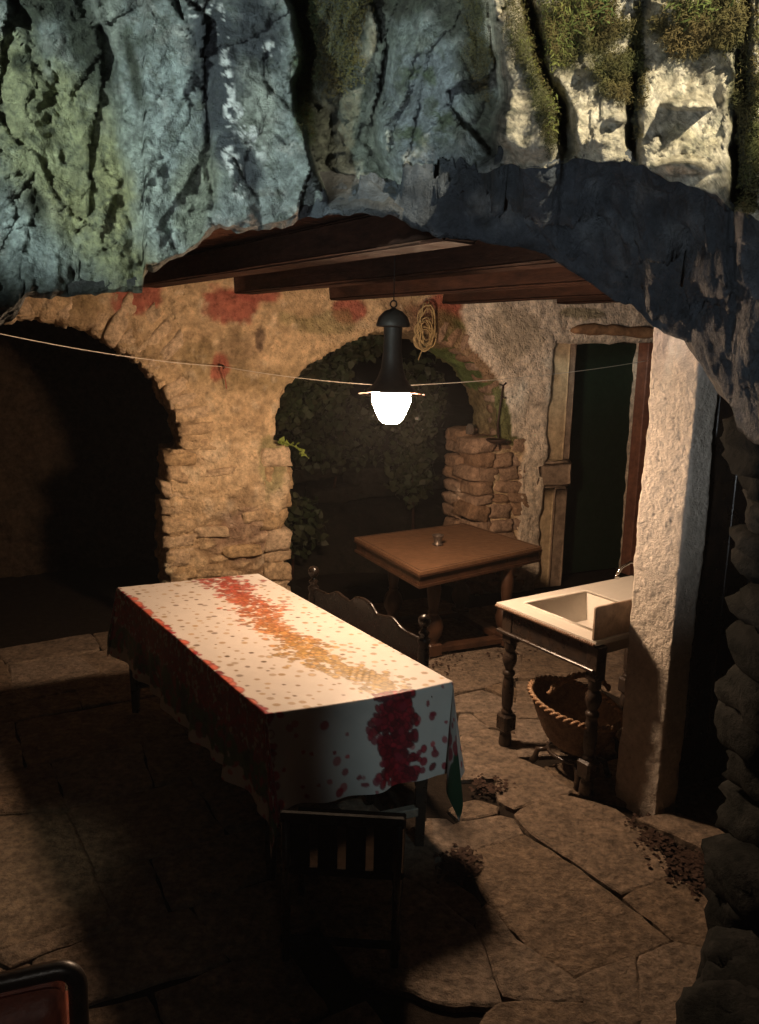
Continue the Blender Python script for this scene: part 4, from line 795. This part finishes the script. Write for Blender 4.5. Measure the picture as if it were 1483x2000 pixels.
# ------------------------------------------------------------------ wicker basket on its stand
bc = gp(1112, 1372, .42)+np.array([.04, .04, 0]); bc[2] = 0
bas = empty('wicker_basket', 'oval brown wicker basket with hoop handle under the sink table', 'basket', tuple(bc))
ax = KD*.28; ay = KW*.20
def ringp(t, f, z): return bc+ax*math.cos(t)*f+ay*math.sin(t)*f+Z(z+.03*math.cos(t)*-1*f)
n_, rows = 96, 26; G = np.zeros((n_, rows, 3)); Gi = np.zeros((n_, rows, 3))
for i in range(n_):
    t = 2*PI*i/n_
    for j in range(rows):
        f = j/(rows-1); rad = .55+.45*f**.75; wv = .020*math.sin(i*PI/2+(j % 2)*PI)*1.0; G[i, j] = ringp(t, rad+wv, .17+.23*f); Gi[i, j] = ringp(t, rad-.05+wv, .18+.22*f)
body = gridmesh('body', G, mWick, bas, closeu=True, smooth=False); gridmesh('lining', Gi, mWick, bas, closeu=True, smooth=False)
MB().add([ringp(2*PI*i/32, .56, .18) for i in range(32)], [tuple(range(32))]).build('bottom', mWick, bas)
for phs in (0, PI): MB().tube([ringp(t, 1.0+.035*math.cos(22*t+phs), .405+.010*math.sin(22*t+phs)) for t in np.linspace(0, 2*PI, 240)], .009, 6).build('braided_rim', mWickRim, bas, True)
hA, hB = gp(1072, 1356, .42), gp(1190, 1346, .42)
hb = [hA*(1-t)+hB*t+Z(.10*math.sin(PI*t)**.7) for t in np.linspace(0, 1, 34)]
for ph in (0, PI): MB().tube([p+KD*.010*math.cos(i*1.1+ph)+Z(.008*math.sin(i*1.1+ph)) for i, p in enumerate(hb)], .011, 6).build('handle', mWickRim, bas, True)
stn = empty('iron_stand', 'low black iron stand with curved feet under the wicker basket', 'stand', tuple(bc))
for k in range(4):
    t = PI/4+k*PI/2; d_ = (ax*math.cos(t)+ay*math.sin(t)); MB().tube([bc+d_*.5+Z(.105), bc+d_*.75+Z(.09), bc+d_*.8+Z(.045), bc+d_*.86+Z(.012)], [.012, .016, .016, .020], 8).build('foot', mBlack, stn, True)
MB().tube([bc+(ax*math.cos(t)+ay*math.sin(t))*.52+Z(.105) for t in np.linspace(0, 2*PI, 30)], .011, 6).build('hoop', mBlack, stn, True)

# ------------------------------------------------------------------ the lantern
LX = yp(765, 790, 4.5); lz = LX[2]; Lc = np.array([LX[0]-.002, LX[1], 0])
lan = empty('hanging_lantern', 'lit bell shaped lantern hanging from the beam over the long table', 'lantern', (Lc[0], Lc[1], lz))
MB().lathe(Lc+Z(lz), smoothstep_profile([(r_*.97, z_*.97) for r_, z_ in [(0, -.105), (.045, -.104), (.066, -.085), (.092, -.03), (.110, .02), (.108, .055), (.09, .08), (0, .081)]], 2), 24).build('glass_bowl', mGlow, lan, True)
MB().lathe(Lc+Z(lz), smoothstep_profile([(r_*.97, z_*.97) for r_, z_ in [(.142, .072), (.138, .082), (.100, .115), (.080, .15), (.062, .20), (.052, .29), (.050, .36), (.052, .43)]], 2), 24).build('shade', mLamp, lan, True)
MB().lathe(Lc+Z(lz+.412), smoothstep_profile([(r_*.97, z_*.97) for r_, z_ in [(.052, 0), (.092, .002), (.094, .015), (.080, .055), (.050, .085), (.018, .098), (.010, .105), (0, .106)]], 2), 24).build('cap', mLamp, lan, True)
MB().tube([Lc+Z(lz+.514)+np.array([.017*math.cos(t), 0, .018+.018*math.sin(t)]) for t in np.linspace(0, 2*PI, 16)], .005, 6).build('hanging_ring', mLamp, lan, True)
MB().tube([Lc+Z(lz+.545), Lc+Z(2.83)], .0035, 6).build('chain', mLamp, lan, True)
MB().tube([Lc+Z(lz+.055)+np.array([0.18*math.cos(t), 0.18*math.sin(t), 0]) for t in np.linspace(0, 2*PI, 60)], .0024, 5).build('wire_guard', mIron, lan, True)
for t in (.3, 1.87, 3.44, 5.0): MB().tube([Lc+Z(lz+.07)+np.array([.1*math.cos(t), .1*math.sin(t), 0]), Lc+Z(lz+.055)+np.array([.18*math.cos(t), .18*math.sin(t), 0])], .0022, 5).build('guard_spoke', mIron, lan, True)
# coil of rope hanging from a nail beside the lamp
rc = wp(3.06, -.13, 2.42); cw = empty('rope_coil', 'coil of pale old rope hanging right of the lantern cap', 'rope', tuple(rc))
for k in range(11):
    a_ = rs.uniform(.055, .085); b_ = rs.uniform(.10, .17); zc = 2.40+rs.uniform(-.03, .05)-(.06 if k < 6 else -.03); sc = 3.035+rs.uniform(-.02, .02)+(0 if k < 6 else .03); oo = rs.uniform(-.03, .03)
    MB().tube([wp(sc+a_*math.cos(t)*(1 if k < 6 else 1.1)+.01*math.sin(3*t+k), -.13+oo+.02*math.sin(t*2+k), zc+b_*(.72 if k < 6 else 1)*math.sin(t)) for t in np.linspace(0, 2*PI, 36)], .0055, 6).build('loop', mRope, cw, True)
MB().tube([wp(3.03, -.13, 2.28), wp(3.0, -.14, 2.22), wp(2.985, -.13, 2.17)], .005, 6).build('loose_end', mRope, cw, True)
MB().tube([wp(3.06, -.13, 2.56), wp(3.07, -.13, 2.66)], .004, 6).build('hanging_cord', mRope, cw, True)
# washing line: cliff - hook on the pier - door frame
ln_ = empty('washing_line', 'thin pale washing line strung across the room past the lantern', 'washing line', tuple(wp(1.34, -.06, 2.1)))
hk = wp(1.34, -.05, 2.10); lft = yp(-90, 632, 4.4); rt = wp(5.64, .0, 2.20)
def sag(a, b, s, n=40): return [a*(1-t)+b*t-Z(s*4*t*(1-t)) for t in np.linspace(0, 1, n)]
MB().tube(sag(lft, hk, .035), .0026, 5).build('line', mLine, ln_, True); 
mid = yp(770, 754, 5.75); MB().tube(sag(hk, mid, .02, 30)+sag(mid, rt, .035, 30)[1:], .0026, 5).build('line', mLine, ln_, True)
hkm = empty('line_hook', 'red stained hook on the pier holding the washing line', 'hook', tuple(hk))
MB().tube([wp(1.34, .04, 2.11), wp(1.34, -.05, 2.11), wp(1.355, -.065, 2.10), wp(1.35, -.05, 2.085)], .006, 6).build('nail', mIron, hkm, True)
MB().tube([hk, wp(1.355, -.04, 2.05), wp(1.37, -.03, 1.98), wp(1.375, -.03, 1.93)], .0035, 5).build('loose_string', mRed, hkm, True)
# iron ladle and jar by the right jamb
ld = empty('iron_ladle', 'rusty iron ladle hanging on the white plaster right of the arch', 'ladle', tuple(wp(3.9, -.05, 1.9)))
MB().tube([wp(3.90, -.05, 1.95), wp(3.88, -.05, 1.80), wp(3.855, -.06, 1.62), wp(3.86, -.07, 1.50)], [.010, .008, .010, .011], 8).build('handle', mIron, ld, True)
MB().tube([wp(3.86, -.07, 1.52), wp(3.87, -.07, 1.45), wp(3.88, -.07, 1.38)], [.012, .009, .004], 8).build('prong', mIron, ld, True)
MB().tube([wp(3.93, -.05, 1.98), wp(3.90, -.05, 1.955), wp(3.86, -.05, 1.965)], .008, 6).build('hanging_hook', mIron, ld, True)
MB().tube([wp(3.895, -.05, 1.86), wp(3.92, -.06, 1.84), wp(3.93, -.06, 1.855)], .006, 6).build('catch', mIron, ld, True)
pc_ = wp(3.80, -.13, 1.475); MB().lathe(pc_, [(0, -.03), (.05, -.026), (.085, -.008), (.095, .008), (.088, .01), (.05, -.01), (0, -.014)], 24).build('bowl', mIron, ld, True)
jar = MB().lathe(wp(3.70, .16, SPR+.045), smoothstep_profile([(0, 0), (.035, 0), (.038, .01), (.038, .06), (.025, .075), (.025, .09), (.028, .092), (0, .093)], 2), 18).build('glass_jar', mJar, None, True); tag(jar, 'small glass jar on the stone ledge of the right jamb', 'jar')
# ------------------------------------------------------------------ chair at the lower left corner
ch = empty('leather_chair', 'red brown leather chair with dark frame at the lower left corner', 'chair', (-.95, 1.55, 0))
c0, c1 = gp(150, 1880, .92), gp(-170, 1950, .92); cd = (c0-c1)/np.linalg.norm(c0-c1); cn = np.array([cd[1], -cd[0], 0]); hw = np.linalg.norm(c0-c1)/2; cm = (c0+c1)/2; cm[2] = 0
def cpt(x, z, y=0): return cm+cd*x+Z(z)+cn*y
fr = [cpt(hw-.005, .50, .05)]+[cpt(hw-.045+.045*math.cos(t), .862+.05*math.sin(t)) for t in np.linspace(0, PI/2, 8)]+[cpt(-hw+.045-.045*math.sin(t), .862+.05*math.cos(t)) for t in np.linspace(0, PI/2, 8)]+[cpt(-hw+.005, .50, .05)]
MB().tube(fr, .021, 10).build('back_frame', mBlack, ch, True)
gx = np.linspace(-1, 1, 24); GG = np.zeros((24, 20, 3)); 
for i, x in enumerate(gx):
    for j, y in enumerate(np.linspace(0, 1, 20)):
        edgef = (1-abs(x)**6)*(1-abs(2*y-1)**6); zz = .50+.372*y-.02*abs(x)**8*y; GG[i, j] = cpt(x*(hw-.030), zz, .03*(1-y)+.05*edgef**.6)
gridmesh('backrest', GG, mLeather, ch); G2 = GG.copy(); G2 = np.array(GG); G2 -= cn*.0; 
gridmesh('backrest_rear', GG-np.array(cn)*.045*1.4, mLeather, ch)
MB().bbox(cm+Z(.45)-cn*.24, cd*hw, cn*.22, (0, 0, .035), .02).build('seat', mLeather, ch)
for x in (-1, 1):
    for y in (.03, -.44): MB().tube([cm+cd*x*(hw-.02)+cn*y, cm+cd*x*(hw-.02)+cn*y+Z(.46)], [.014, .02], 8).build('leg', mBlack, ch, True)
# ------------------------------------------------------------------ dead leaves blown into the corners
def litter(label, areas, n, seed):
    r = np.random.RandomState(seed); C = []
    for x, y, a, b, k in areas:
        for _ in range(int(n*k*2)):
            g = r.normal(size=2)*.5; p = gp(x+g[0]*a, y+g[1]*b, .0); p[2] = .012+abs(r.normal())*.008; C.append(p)
    return tag(leaves('fallen_leaves', np.array(C), None, mDead, (.012, .032), seed=seed, up=6.), label, 'leaves', None, 'stuff')
litter('dark fallen leaves heaped at the foot of the pillar and partition', [(1290, 1640, 40, 22, .3), (1345, 1690, 50, 32, .5), (1380, 1730, 30, 20, .2), (1250, 1610, 26, 12, .1)], 420, 2)
litter('fallen leaves in the gap between flagstones near the table leg', [(895, 1690, 36, 30, .7), (885, 1710, 20, 20, .3)], 160, 4)
litter('scattered fallen leaves on the paving in front of the square table', [(870, 1290, 60, 30, .3), (950, 1540, 40, 18, .5), (990, 1280, 80, 20, .2)], 90, 6)

# ------------------------------------------------------------------ thin volume added to imitate lens bloom round the lantern
hz_ = MB().box((0, 5, 3.0), (13.9, 0, 0), (0, 14.9, 0), (0, 0, 4.5)).build('bloom_haze', None); hz_['kind'] = 'stuff'
hm = bpy.data.materials.new('bloom_volume'); hm.use_nodes = True; hn = hm.node_tree; hn.nodes.remove(hn.nodes['Principled BSDF'])
pv = hn.nodes.new('ShaderNodeVolumePrincipled'); pv.inputs['Density'].default_value = .0013; pv.inputs['Color'].default_value = (.9, .9, .9, 1); pv.inputs['Anisotropy'].default_value = .3
hn.links.new(pv.outputs[0], hn.nodes['Material Output'].inputs['Volume']); hz_.data.materials.append(hm)
